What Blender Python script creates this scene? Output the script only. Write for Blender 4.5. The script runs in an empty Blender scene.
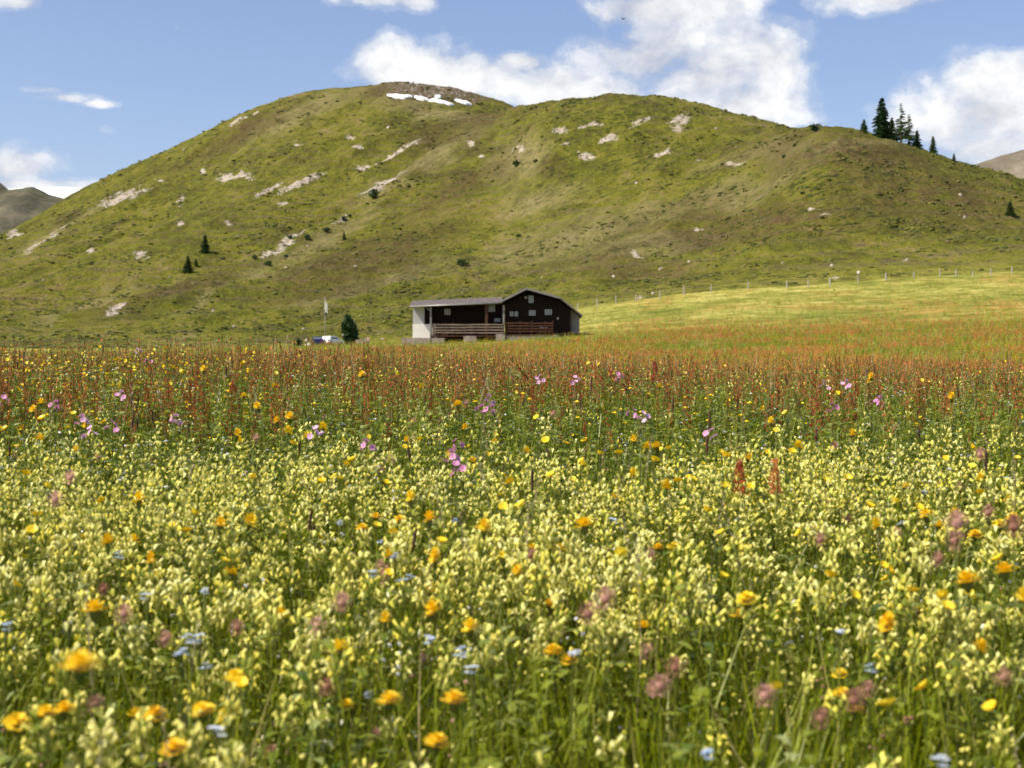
import bpy, math, random
import numpy as np
from math import radians as R
random.seed(7)
rng = np.random.default_rng(11)
sc = bpy.context.scene
COL = sc.collection
FP = 50.0 / 36.0 * 1024          # focal length in pixels

# ------------------------------------------------------------------ noise
def _hash(ix, iy, seed):
    h = (ix.astype(np.int64) * 374761393 + iy.astype(np.int64) * 668265263 + seed * 974634777) & 0xffffffff
    h = ((h ^ (h >> 13)) * 1274126177) & 0xffffffff
    return (h ^ (h >> 16)) & 0xffffffff
def perlin(x, y, seed=0):
    x0 = np.floor(x); y0 = np.floor(y); fx = x - x0; fy = y - y0
    def g(ix, iy, dx, dy):
        a = _hash(ix, iy, seed) / 4294967296.0 * 2 * np.pi
        return np.cos(a) * dx + np.sin(a) * dy
    sx = fx * fx * fx * (fx * (fx * 6 - 15) + 10); sy = fy * fy * fy * (fy * (fy * 6 - 15) + 10)
    a = g(x0, y0, fx, fy); b = g(x0 + 1, y0, fx - 1, fy)
    c = g(x0, y0 + 1, fx, fy - 1); d = g(x0 + 1, y0 + 1, fx - 1, fy - 1)
    return ((a + (b - a) * sx) * (1 - sy) + (c + (d - c) * sx) * sy) * 1.5
def fbm(x, y, octv=4, seed=0, gain=.5):
    s = 0; a = 1.; t = 0
    for i in range(octv):
        s = s + a * perlin(x * 2 ** i + 17.3 * i, y * 2 ** i - 9.1 * i, seed + i); t += a; a *= gain
    return s / t
def sstep(a, b, x):
    t = np.clip((x - a) / (b - a), 0, 1); return t * t * (3 - 2 * t)

# ------------------------------------------------------------------ terrain height
def pchip(xk, yk, x):
    """monotone cubic along axis 0 of yk"""
    xk = np.asarray(xk, float); yk = np.asarray(yk, float)
    h = np.diff(xk)[:, None]; d = np.diff(yk, axis=0) / h
    m = np.zeros_like(yk)
    w1 = 2 * h[1:] + h[:-1]; w2 = h[1:] + 2 * h[:-1]
    with np.errstate(divide='ignore', invalid='ignore'):
        mm = (w1 + w2) / (w1 / d[:-1] + w2 / d[1:])
    m[1:-1] = np.where(d[:-1] * d[1:] > 0, mm, 0)
    m[0] = d[0]; m[-1] = d[-1]
    i = np.clip(np.searchsorted(xk, x) - 1, 0, len(xk) - 2)
    t = ((x - xk[i]) / (xk[i + 1] - xk[i]))[:, None]; hh = (xk[i + 1] - xk[i])[:, None]
    return ((2 * t**3 - 3 * t**2 + 1) * yk[i] + (t**3 - 2 * t**2 + t) * hh * m[i]
            + (-2 * t**3 + 3 * t**2) * yk[i + 1] + (t**3 - t**2) * hh * m[i + 1])
YK = [5.5, 6.5, 9, 14, 25, 45, 80, 120, 150, 200, 240, 330, 480, 600, 750, 900, 1050, 1200, 1600, 2600]
TAB = {
 -700: [469, 434, 415, 398, 386, 376, 370, 366, 364, 361, 358, 352, 345, 340, 338, 336, 335, 336, 345, 360],
 -300: [469, 434, 415, 398, 385, 374, 366, 362, 360, 357, 352, 345, 333, 324, 315, 306, 302, 308, 325, 350],
    0: [469, 434, 415, 398, 384, 372, 363, 359, 357, 354, 349, 338, 318, 296, 270, 250, 236, 246, 300, 345],
   75: [469, 434, 415, 398, 384, 372, 363, 359, 357, 354, 349, 338, 312, 284, 250, 218, 196, 206, 280, 340],
  150: [469, 434, 415, 398, 384, 372, 363, 358, 356, 353, 349, 337, 306, 272, 230, 192, 160, 172, 250, 340],
  225: [469, 434, 415, 399, 384, 372, 362, 356, 352, 350, 348, 336, 303, 265, 216, 165, 123, 136, 230, 330],
  300: [470, 437, 418, 400, 384, 371, 360, 354, 350, 348, 346, 334, 300, 258, 206, 142, 98, 112, 215, 320],
  400: [472, 440, 420, 401, 383, 369, 358, 350, 345, 342, 340, 329, 295, 250, 192, 130, 85, 98, 200, 310],
  500: [475, 445, 424, 402, 382, 367, 355, 347, 341, 334, 327, 315, 280, 238, 170, 118, 104, 118, 210, 310],
  560: [476, 447, 426, 403, 382, 366, 352, 343, 337, 325, 312, 298, 262, 212, 103, 109, 116, 130, 215, 310],
  640: [477, 450, 428, 405, 382, 364, 349, 338, 332, 316, 299, 284, 242, 182, 97, 113, 127, 140, 220, 310],
  700: [478, 451, 429, 406, 382, 364, 347, 335, 329, 311, 292, 272, 220, 163, 106, 120, 134, 148, 225, 310],
  760: [478, 452, 430, 407, 382, 363, 345, 333, 327, 307, 288, 258, 180, 142, 121, 134, 145, 158, 230, 310],
  820: [478, 452, 430, 407, 382, 362, 344, 332, 325, 304, 284, 245, 129, 137, 141, 148, 155, 166, 235, 310],
  870: [478, 452, 430, 407, 382, 361, 343, 331, 323, 302, 280, 240, 135, 146, 152, 160, 166, 176, 240, 310],
  950: [478, 452, 430, 406, 380, 358, 341, 328, 320, 298, 275, 238, 164, 176, 182, 188, 194, 204, 250, 315],
 1024: [478, 452, 430, 405, 378, 356, 338, 325, 317, 294, 271, 236, 183, 196, 204, 212, 218, 226, 265, 320],
 1250: [478, 452, 430, 405, 376, 353, 333, 318, 309, 286, 266, 240, 214, 220, 228, 236, 244, 252, 280, 325],
 1750: [478, 452, 430, 405, 376, 352, 331, 316, 306, 288, 272, 255, 240, 244, 250, 256, 262, 270, 290, 330]}
NU, NL = 601, 700
ug = np.linspace(-1.2, 1.2, NU); lg = np.linspace(math.log(5.5), math.log(2600), NL)
_cols = sorted(TAB)
_pt = np.array([TAB[c] for c in _cols], float)                    # cols x Y
_pu = pchip([(c - 512) / FP for c in _cols], _pt, np.clip(ug, (_cols[0] - 512) / FP, (_cols[-1] - 512) / FP))
_ps = pchip(np.log(YK), (384 - _pu.T) / FP, lg)                   # L x U   slope z/Y
def _blur(a, n, axis):
    k = np.exp(-np.linspace(-2, 2, 2 * n + 1) ** 2 / 2); k /= k.sum()
    p = [(0, 0), (0, 0)]; p[axis] = (n, n); b = np.pad(a, p, mode='edge')
    return sum(k[i] * np.take(b, range(i, i + a.shape[axis]), axis=axis) for i in range(2 * n + 1))
BASE = _blur(_blur(_ps, 5, 1), 3, 0)
def _bil(tab, u, l):
    a = np.clip((u - ug[0]) / (ug[1] - ug[0]), 0, NU - 1.001); b = np.clip((l - lg[0]) / (lg[1] - lg[0]), 0, NL - 1.001)
    i = a.astype(int); j = b.astype(int); fa = a - i; fb = b - j
    return (tab[j, i] * (1 - fa) + tab[j, i + 1] * fa) * (1 - fb) + (tab[j + 1, i] * (1 - fa) + tab[j + 1, i + 1] * fa) * fb
def height(X, Y, relief=True):
    X = np.asarray(X, float); Y = np.asarray(Y, float)
    Yc = np.maximum(Y, 5.5); u = X / Yc
    far = _bil(BASE, u, np.log(Yc)) * Yc
    near = -0.88 + 0.1 * np.maximum(Y, -40)
    w = sstep(4.6, 6.4, Y)
    z = near * (1 - w) + far * w
    if relief:
        z = z + 0.018 * fbm(X * 1.3, Y * 1.3, 3, 5) * (1 - sstep(20, 60, Y))
        z = z + 0.22 * fbm(X / 9, Y / 9, 3, 6) * sstep(18, 70, Y) * (1 - .8 * np.exp(-((X + 1.6) / 14) ** 2 - ((Y - 152) / 14) ** 2))
        a = sstep(245, 480, Y)
        # gullies and ribs that run up the slope and lean to the right
        p = X * .906 - Y * .423; q = X * .423 + Y * .906
        wp = p + 16 * fbm(X / 120, Y / 120, 2, 31)
        rid = 1 - np.abs(fbm(wp / 60, q / 260, 3, 41)) * 2.6
        a = a * (1 - .75 * np.exp(-((Y - 750) / 70) ** 2) * sstep(0, .05, u) * (1 - sstep(.2, .26, u)) - .7 * np.exp(-((Y - 480) / 50) ** 2) * sstep(.17, .22, u))
        z = z + a * (5.0 * fbm(wp / 75, q / 240, 3, 21) + 4.4 * rid * (1 - .5 * sstep(900, 1050, Y)))
        z = z + sstep(235, 330, Y) * (2.6 * fbm(wp / 19, q / 48, 4, 51, .6) + 1.0 * fbm(X / 7, Y / 9, 3, 61, .6))
    return z
def ground(x, y): return float(height(np.array([x]), np.array([y]))[0])

# ------------------------------------------------------------------ materials
def nodes(m):
    m.use_nodes = True; nt = m.node_tree; nt.nodes.clear(); return nt
def N(nt, t, **k):
    n = nt.nodes.new(t)
    for a, b in k.items():
        if a == 'inp':
            for i, v in b.items(): n.inputs[i].default_value = v
        else: setattr(n, a, b)
    return n
def L(nt, a, b): nt.links.new(a, b)
def c4(c): return (c[0], c[1], c[2], 1)
def mixc(nt, fac, a, b, mode='MIX'):
    n = N(nt, 'ShaderNodeMix', data_type='RGBA', blend_type=mode)
    for s, v in ((n.inputs[0], fac), (n.inputs[6], a), (n.inputs[7], b)):
        if isinstance(v, (float, int)): s.default_value = v
        elif isinstance(v, tuple): s.default_value = c4(v)
        else: L(nt, v, s)
    return n.outputs[2]
def math_(nt, op, a, b=None, c=None, clamp=False):
    n = N(nt, 'ShaderNodeMath', operation=op, use_clamp=clamp)
    for s, v in zip(n.inputs, (a, b, c)):
        if v is None: continue
        if isinstance(v, (float, int)): s.default_value = v
        else: L(nt, v, s)
    return n.outputs[0]
def ramp(nt, fac, pts, interp='LINEAR'):
    r = N(nt, 'ShaderNodeValToRGB'); r.color_ramp.interpolation = interp
    e = r.color_ramp.elements
    while len(e) < len(pts): e.new(.5)
    for i, (p, c) in enumerate(pts):
        e[i].position = p; e[i].color = c4(c) if isinstance(c, tuple) else (c, c, c, 1)
    L(nt, fac, r.inputs[0]); return r.outputs[0]
def noise(nt, vec, scale, detail=3, rough=.55, dist=0):
    n = N(nt, 'ShaderNodeTexNoise', inp={'Scale': scale, 'Detail': detail, 'Roughness': rough, 'Distortion': dist})
    if vec is not None: L(nt, vec, n.inputs['Vector'])
    return n.outputs[0]
def mapping(nt, vec, rot=(0, 0, 0), scale=(1, 1, 1)):
    m = N(nt, 'ShaderNodeMapping'); m.inputs['Rotation'].default_value = rot; m.inputs['Scale'].default_value = scale
    L(nt, vec, m.inputs[0]); return m.outputs[0]
def out(nt, sh):
    o = N(nt, 'ShaderNodeOutputMaterial'); L(nt, sh, o.inputs[0])

def plant_mat(name, ca, cb, transl=.35, rough=.5, cc=None, spec=.35):
    """leaf or petal: colour wanders between individuals, light passes through"""
    m = bpy.data.materials.new(name); nt = nodes(m)
    at = N(nt, 'ShaderNodeAttribute', attribute_name='tint'); oi = N(nt, 'ShaderNodeObjectInfo')
    r = math_(nt, 'FRACT', math_(nt, 'ADD', at.outputs['Fac'], oi.outputs['Random']))
    pts = [(0, ca), (1, cb)] if cc is None else [(0, ca), (.5, cb), (.85, cb), (1, cc)]
    col = ramp(nt, r, pts)
    tc = N(nt, 'ShaderNodeTexCoord')
    nz = noise(nt, tc.outputs['Object'], 160, 1)
    hsv = N(nt, 'ShaderNodeHueSaturation'); L(nt, col, hsv.inputs['Color'])
    L(nt, math_(nt, 'MULTIPLY_ADD', nz, .5, .75), hsv.inputs['Value'])
    b = N(nt, 'ShaderNodeBsdfPrincipled'); b.inputs['Roughness'].default_value = rough
    b.inputs['Specular IOR Level'].default_value = spec
    L(nt, hsv.outputs[0], b.inputs['Base Color'])
    t = N(nt, 'ShaderNodeBsdfTranslucent'); L(nt, hsv.outputs[0], t.inputs[0])
    mx = N(nt, 'ShaderNodeMixShader', inp={0: transl}); L(nt, b.outputs[0], mx.inputs[1]); L(nt, t.outputs[0], mx.inputs[2])
    out(nt, mx.outputs[0]); return m

MAT = {}
MAT['grass'] = plant_mat('grass_blade', (.10, .155, .003), (.265, .305, .008), .33, .42, (.38, .31, .13))
MAT['leaf'] = plant_mat('meadow_leaf', (.07, .12, .004), (.24, .28, .016), .3, .33, (.36, .40, .14), spec=.6)  # palest tone paints light glints into the leaf colour
MAT['rattle'] = plant_mat('rattle_petal', (.93, .80, .10), (.94, .89, .36), .22, .55)
MAT['calyx'] = plant_mat('rattle_calyx', (.38, .43, .06), (.75, .70, .17), .35, .55)
MAT['hawk'] = plant_mat('orange_yellow_petal', (.92, .58, .012), (.93, .68, .02), .25, .55)
MAT['butter'] = plant_mat('buttercup_petal', (.93, .62, .01), (.94, .76, .05), .25, .4)
MAT['clover'] = plant_mat('clover_petal', (.36, .17, .11), (.62, .36, .28), .3, .7)
MAT['pink'] = plant_mat('pink_petal', (.72, .26, .50), (.85, .50, .72), .3, .6)
MAT['blue'] = plant_mat('blue_petal', (.50, .62, .84), (.72, .78, .88), .3, .6)
MAT['white'] = plant_mat('white_petal', (.75, .74, .66), (.8, .8, .78), .3, .6)
MAT['rust'] = plant_mat('sorrel_rust', (.46, .10, .03), (.60, .24, .07), .3, .65, (.34, .05, .03))
MAT['brown'] = plant_mat('dark_seed_head', (.05, .022, .014), (.12, .055, .03), .1, .8)
MAT['straw'] = plant_mat('straw', (.38, .30, .16), (.52, .44, .27), .3, .6)
MAT['stem'] = plant_mat('flower_stem', (.10, .15, .018), (.17, .17, .03), .1, .5)
MAT['needle'] = plant_mat('spruce_needles', (.025, .06, .016), (.065, .11, .024), .15, .6)
MAT['larch'] = plant_mat('larch_needles', (.07, .13, .03), (.14, .19, .04), .25, .6)
MAT['bush'] = plant_mat('bush_leaves', (.022, .055, .016), (.055, .10, .024), .2, .5)

def simple(name, col, rough=.7, var=.25, scale=3., metal=0, wood=None, bump=0):
    m = bpy.data.materials.new(name); nt = nodes(m)
    tc = N(nt, 'ShaderNodeTexCoord'); v = tc.outputs['Object']
    if wood: v = mapping(nt, v, (0, 0, 0), wood)
    n1 = noise(nt, v, scale, 5, .65)
    d = tuple(x * (1 - var) for x in col); l = tuple(min(.9, x * (1 + var)) for x in col)
    b = N(nt, 'ShaderNodeBsdfPrincipled'); b.inputs['Roughness'].default_value = rough; b.inputs['Metallic'].default_value = metal; b.inputs['Specular IOR Level'].default_value = .12 if wood else .4
    L(nt, ramp(nt, n1, [(.3, d), (.7, l)]), b.inputs['Base Color'])
    if bump:
        bp = N(nt, 'ShaderNodeBump', inp={'Strength': bump, 'Distance': .05}); L(nt, n1, bp.inputs['Height']); L(nt, bp.outputs[0], b.inputs['Normal'])
    out(nt, b.outputs[0]); return m
MAT['timber'] = simple('dark_timber', (.017, .0095, .007), .75, .45, 2.2, wood=(.5, 1, 9))
MAT['timber_red'] = simple('reddish_timber', (.085, .04, .025), .75, .5, 2.2, wood=(.6, 1, 7))
MAT['rail'] = simple('weathered_rail_board', (.24, .18, .14), .8, .45, 1.6, wood=(.6, 1, 6))
MAT['grey_wood'] = simple('grey_weathered_boards', (.24, .225, .22), .85, .3, 2, wood=(6, 1, .5))
MAT['shingle'] = simple('grey_shingle_roof', (.20, .17, .165), .9, .6, 1.6, wood=(2.4, 5, 5), bump=.4)
MAT['plaster'] = simple('white_plaster', (.80, .77, .68), .85, .08, 1.2)
MAT['plaster_grey'] = simple('grey_render', (.46, .45, .44), .85, .12, 1.4)
MAT['stone'] = simple('foundation_stone', (.30, .25, .22), .9, .5, 2.5, bump=.5)
MAT['boulder'] = simple('pale_boulder', (.62, .6, .55), .9, .2, 2, bump=.4)
MAT['winframe'] = simple('white_window_frame', (.4, .4, .4), .5, .05)
MAT['bark'] = simple('tree_bark', (.12, .085, .065), .9, .3, 6, wood=(1, 1, .3))
MAT['post'] = simple('weathered_fence_wood', (.42, .38, .33), .85, .2, 3)
MAT['wire'] = simple('fence_wire', (.3, .3, .3), .4, .1, metal=.8)
MAT['navy'] = simple('dark_blue_car_paint', (.012, .016, .07), .25, .1)
MAT['whitecar'] = simple('white_car_paint', (.78, .79, .8), .25, .03)
MAT['silver'] = simple('silver_car_paint', (.42, .44, .47), .3, .05)
MAT['tyre'] = simple('tyre_rubber', (.02, .02, .02), .8, .2)
MAT['lamp_red'] = simple('red_tail_lamp', (.45, .02, .02), .3, .1)
MAT['metal'] = simple('pole_metal', (.34, .34, .33), .4, .1, metal=.3)
MAT['flag'] = simple('white_flag_cloth', (.8, .78, .66), .8, .05)
MAT['board'] = simple('pinkish_wood_board', (.55, .36, .28), .8, .15, 3)
MAT['feather'] = simple('dark_feathers', (.03, .03, .035), .7, .3)
MAT['water'] = simple('trough_water', (.05, .08, .08), .05, .1)
m = bpy.data.materials.new('window_glass'); nt = nodes(m)
b = N(nt, 'ShaderNodeBsdfPrincipled', inp={'Roughness': .08}); b.inputs['Base Color'].default_value = (.13, .14, .16, 1); b.inputs['Specular IOR Level'].default_value = .8
out(nt, b.outputs[0]); MAT['glass'] = m

# snow
m = bpy.data.materials.new('old_snow'); nt = nodes(m)
tc = N(nt, 'ShaderNodeTexCoord'); n1 = noise(nt, tc.outputs['Object'], .12, 4)
b = N(nt, 'ShaderNodeBsdfPrincipled', inp={'Roughness': .6})
L(nt, ramp(nt, n1, [(.35, (.62, .60, .58)), (.55, (.88, .88, .88))]), b.inputs['Base Color']); out(nt, b.outputs[0]); MAT['snow'] = m

# ground of the meadow
def meadow_mat():
    m = bpy.data.materials.new('meadow_turf'); nt = nodes(m)
    tc = N(nt, 'ShaderNodeTexCoord'); P = tc.outputs['Object']
    red = N(nt, 'ShaderNodeAttribute', attribute_name='red').outputs['Fac']
    yel = N(nt, 'ShaderNodeAttribute', attribute_name='yel').outputs['Fac']
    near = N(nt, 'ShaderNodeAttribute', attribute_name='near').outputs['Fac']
    big = noise(nt, P, .045, 5, .7); mid = noise(nt, mapping(nt, P, (0, 0, .3), (.7, .8, 1)), .35, 6, .8)
    g = ramp(nt, mid, [(.36, (.075, .095, .013)), (.48, (.13, .15, .02)), (.56, (.19, .20, .03)), (.7, (.26, .235, .06))])
    y = ramp(nt, mid, [(.32, (.15, .16, .025)), (.46, (.25, .235, .04)), (.54, (.40, .345, .09)), (.68, (.52, .45, .17))])
    pf = math_(nt, 'MULTIPLY', ramp(nt, big, [(.35, 0.), (.6, 1.)]), yel)
    col = mixc(nt, pf, g, y)
    # flecks of flowers too far off to stand apart
    v1 = N(nt, 'ShaderNodeTexVoronoi', inp={'Scale': 2.4}); L(nt, P, v1.inputs[0])
    rr = ramp(nt, mid, [(.35, (.12, .12, .022)), (.46, (.25, .115, .03)), (.55, (.33, .16, .04)), (.68, (.48, .36, .09))])
    rf = math_(nt, 'MULTIPLY', ramp(nt, noise(nt, P, .9, 4, .7), [(.38, .15), (.62, 1.)]), red)
    col = mixc(nt, rf, col, rr)
    yf = math_(nt, 'LESS_THAN', v1.outputs['Distance'], .13)
    col = mixc(nt, math_(nt, 'MULTIPLY', yf, .7), col, (.75, .58, .08))
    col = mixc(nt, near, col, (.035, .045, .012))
    b = N(nt, 'ShaderNodeBsdfPrincipled', inp={'Roughness': .95}); b.inputs['Specular IOR Level'].default_value = .1
    L(nt, col, b.inputs['Base Color'])
    bp = N(nt, 'ShaderNodeBump', inp={'Strength': .6, 'Distance': .25}); L(nt, noise(nt, P, 1.6, 5, .7), bp.inputs['Height']); L(nt, bp.outputs[0], b.inputs['Normal'])
    out(nt, b.outputs[0]); return m
def hill_mat():
    m = bpy.data.materials.new('alpine_slope'); nt = nodes(m)
    tc = N(nt, 'ShaderNodeTexCoord'); P = tc.outputs['Object']
    rock = N(nt, 'ShaderNodeAttribute', attribute_name='rock').outputs['Fac']
    dry = N(nt, 'ShaderNodeAttribute', attribute_name='dry').outputs['Fac']
    heath = N(nt, 'ShaderNodeAttribute', attribute_name='heath').outputs['Fac']
    A = mapping(nt, P, (0, 0, R(25)), (1, .42, 1))             # stretched along the run of the ribs
    big = noise(nt, A, .011, 4, .6, .4); mid = noise(nt, A, .055, 5, .65, .3); fin = noise(nt, A, .26, 6, .8)
    tiny = noise(nt, P, .8, 4, .85)
    s = math_(nt, 'ADD', math_(nt, 'MULTIPLY', mid, .28), math_(nt, 'ADD', math_(nt, 'MULTIPLY', big, .16), math_(nt, 'ADD', math_(nt, 'MULTIPLY', fin, .32), math_(nt, 'MULTIPLY', tiny, .24))))
    col = ramp(nt, s, [(.40, (.055, .048, .012)), (.445, (.12, .10, .026)), (.48, (.13, .138, .017)), (.515, (.19, .195, .02)), (.54, (.25, .225, .036)), (.565, (.22, .17, .06)), (.61, (.42, .34, .16))])
    # terracettes trodden by cattle, following the contours
    sz = N(nt, 'ShaderNodeSeparateXYZ'); L(nt, P, sz.inputs[0])
    ph = math_(nt, 'ADD', math_(nt, 'MULTIPLY', sz.outputs[2], 1.25), math_(nt, 'ADD', math_(nt, 'MULTIPLY', mid, 16.), math_(nt, 'MULTIPLY', fin, 5.)))
    ter = ramp(nt, math_(nt, 'SINE', ph), [(.35, 0.), (.95, 1.)])
    tmask = ramp(nt, noise(nt, P, .012, 3), [(.4, .12), (.6, .75)])
    col = mixc(nt, math_(nt, 'MULTIPLY', ter, tmask), col, ramp(nt, tiny, [(.4, (.10, .075, .03)), (.6, (.25, .205, .10))]))
    # the flowering meadow runs out raggedly above the fence
    ed = N(nt, 'ShaderNodeAttribute', attribute_name='edge').outputs['Fac']
    col = mixc(nt, math_(nt, 'MULTIPLY', ed, ramp(nt, fin, [(.44, .1), (.56, .9)])), col, (.36, .34, .05))
    # bleached grass
    col = mixc(nt, math_(nt, 'MULTIPLY', dry, ramp(nt, fin, [(.3, .25), (.6, .95)])), col, ramp(nt, mid, [(.3, (.21, .175, .065)), (.7, (.40, .335, .17))]))
    # dwarf heath, dark red brown
    hf = math_(nt, 'MULTIPLY', heath, ramp(nt, fin, [(.41, 0.), (.54, .9)]))
    col = mixc(nt, hf, col, ramp(nt, tiny, [(.4, (.075, .052, .022)), (.6, (.18, .115, .055))]))
    # dark tussocks and cropped shrubs
    tus = ramp(nt, noise(nt, mapping(nt, P, (0, 0, 0), (.55, 1, 1)), .38, 3, .6), [(.56, 0.), (.60, 1.)])
    tm = ramp(nt, noise(nt, P, .02, 2), [(.42, .05), (.6, .7)])
    col = mixc(nt, math_(nt, 'MULTIPLY', tus, tm), col, (.032, .046, .014))
    bare = N(nt, 'ShaderNodeAttribute', attribute_name='bare').outputs['Fac']
    col = mixc(nt, math_(nt, 'MULTIPLY', bare, ramp(nt, fin, [(.4, .55), (.55, 1.)])), col, ramp(nt, tiny, [(.4, (.10, .07, .045)), (.6, (.24, .18, .125))]))
    # bare stones
    rk = math_(nt, 'ADD', rock, math_(nt, 'MULTIPLY', math_(nt, 'SUBTRACT', fin, .5), 1.5))
    rk = math_(nt, 'ADD', rk, math_(nt, 'MULTIPLY', math_(nt, 'SUBTRACT', tiny, .5), 1.3))
    rkf = ramp(nt, rk, [(.43, 0.), (.58, 1.)])
    rcol = ramp(nt, math_(nt, 'MULTIPLY_ADD', tiny, .6, math_(nt, 'MULTIPLY', fin, .4)), [(.38, (.17, .12, .085)), (.46, (.40, .31, .23)), (.53, (.66, .57, .47)), (.6, (.74, .67, .58))])
    col = mixc(nt, rkf, col, rcol)
    b = N(nt, 'ShaderNodeBsdfPrincipled', inp={'Roughness': .95}); b.inputs['Specular IOR Level'].default_value = .08
    L(nt, col, b.inputs['Base Color'])
    hgt = math_(nt, 'ADD', math_(nt, 'MULTIPLY', fin, 1.6), math_(nt, 'MULTIPLY', tiny, .5))
    bp = N(nt, 'ShaderNodeBump', inp={'Strength': 1.0, 'Distance': 2.2}); L(nt, hgt, bp.inputs['Height']); L(nt, bp.outputs[0], b.inputs['Normal'])
    out(nt, b.outputs[0]); return m
def far_mat(name, cols, sn=None):
    m = bpy.data.materials.new(name); nt = nodes(m)
    tc = N(nt, 'ShaderNodeTexCoord'); P = tc.outputs['Object']
    n1 = noise(nt, P, .012, 6, .65, .4)
    col = ramp(nt, n1, cols)
    if sn is not None:
        sp = N(nt, 'ShaderNodeSeparateXYZ'); L(nt, P, sp.inputs[0])
        f = math_(nt, 'ADD', math_(nt, 'SUBTRACT', sp.outputs[2], sn), math_(nt, 'MULTIPLY', math_(nt, 'SUBTRACT', n1, .5), 160.))
        col = mixc(nt, math_(nt, 'MULTIPLY', f, .05, clamp=True), col, (.85, .86, .9))
    b = N(nt, 'ShaderNodeBsdfPrincipled', inp={'Roughness': .95}); L(nt, col, b.inputs['Base Color'])
    bp = N(nt, 'ShaderNodeBump', inp={'Strength': 1., 'Distance': 12.}); L(nt, n1, bp.inputs['Height']); L(nt, bp.outputs[0], b.inputs['Normal'])
    out(nt, b.outputs[0]); return m

# ------------------------------------------------------------------ mesh helpers
def tag(o, label=None, cat=None, group=None, kind=None):
    if label: o['label'] = label
    if cat: o['category'] = cat
    if group: o['group'] = group
    if kind: o['kind'] = kind
    return o
def link(o, parent=None):
    COL.objects.link(o)
    if parent is not None: o.parent = parent
    return o
def mesh_np(name, V, F, mats, mi=None, smooth=False, attrs=None):
    V = np.ascontiguousarray(V, dtype=np.float32); F = np.ascontiguousarray(F, dtype=np.int32); k = F.shape[1]
    me = bpy.data.meshes.new(name)
    me.vertices.add(len(V)); me.vertices.foreach_set('co', V.ravel())
    me.loops.add(F.size); me.loops.foreach_set('vertex_index', F.ravel())
    me.polygons.add(len(F)); me.polygons.foreach_set('loop_start', np.arange(0, F.size, k, dtype=np.int32))
    if mi is not None: me.polygons.foreach_set('material_index', np.ascontiguousarray(mi, dtype=np.int32))
    for mm in mats: me.materials.append(mm)
    me.update(calc_edges=True)
    me.polygons.foreach_set('use_smooth', np.full(len(F), bool(smooth)))
    for a, d in (attrs or {}).items():
        at = me.attributes.new(a, 'FLOAT', 'POINT'); at.data.foreach_set('value', np.ascontiguousarray(d, dtype=np.float32))
    return me
def empty(name, loc, rz=0):
    o = bpy.data.objects.new(name, None); o.location = loc; o.rotation_euler = (0, 0, rz); o.empty_display_size = .1
    return link(o)

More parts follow.
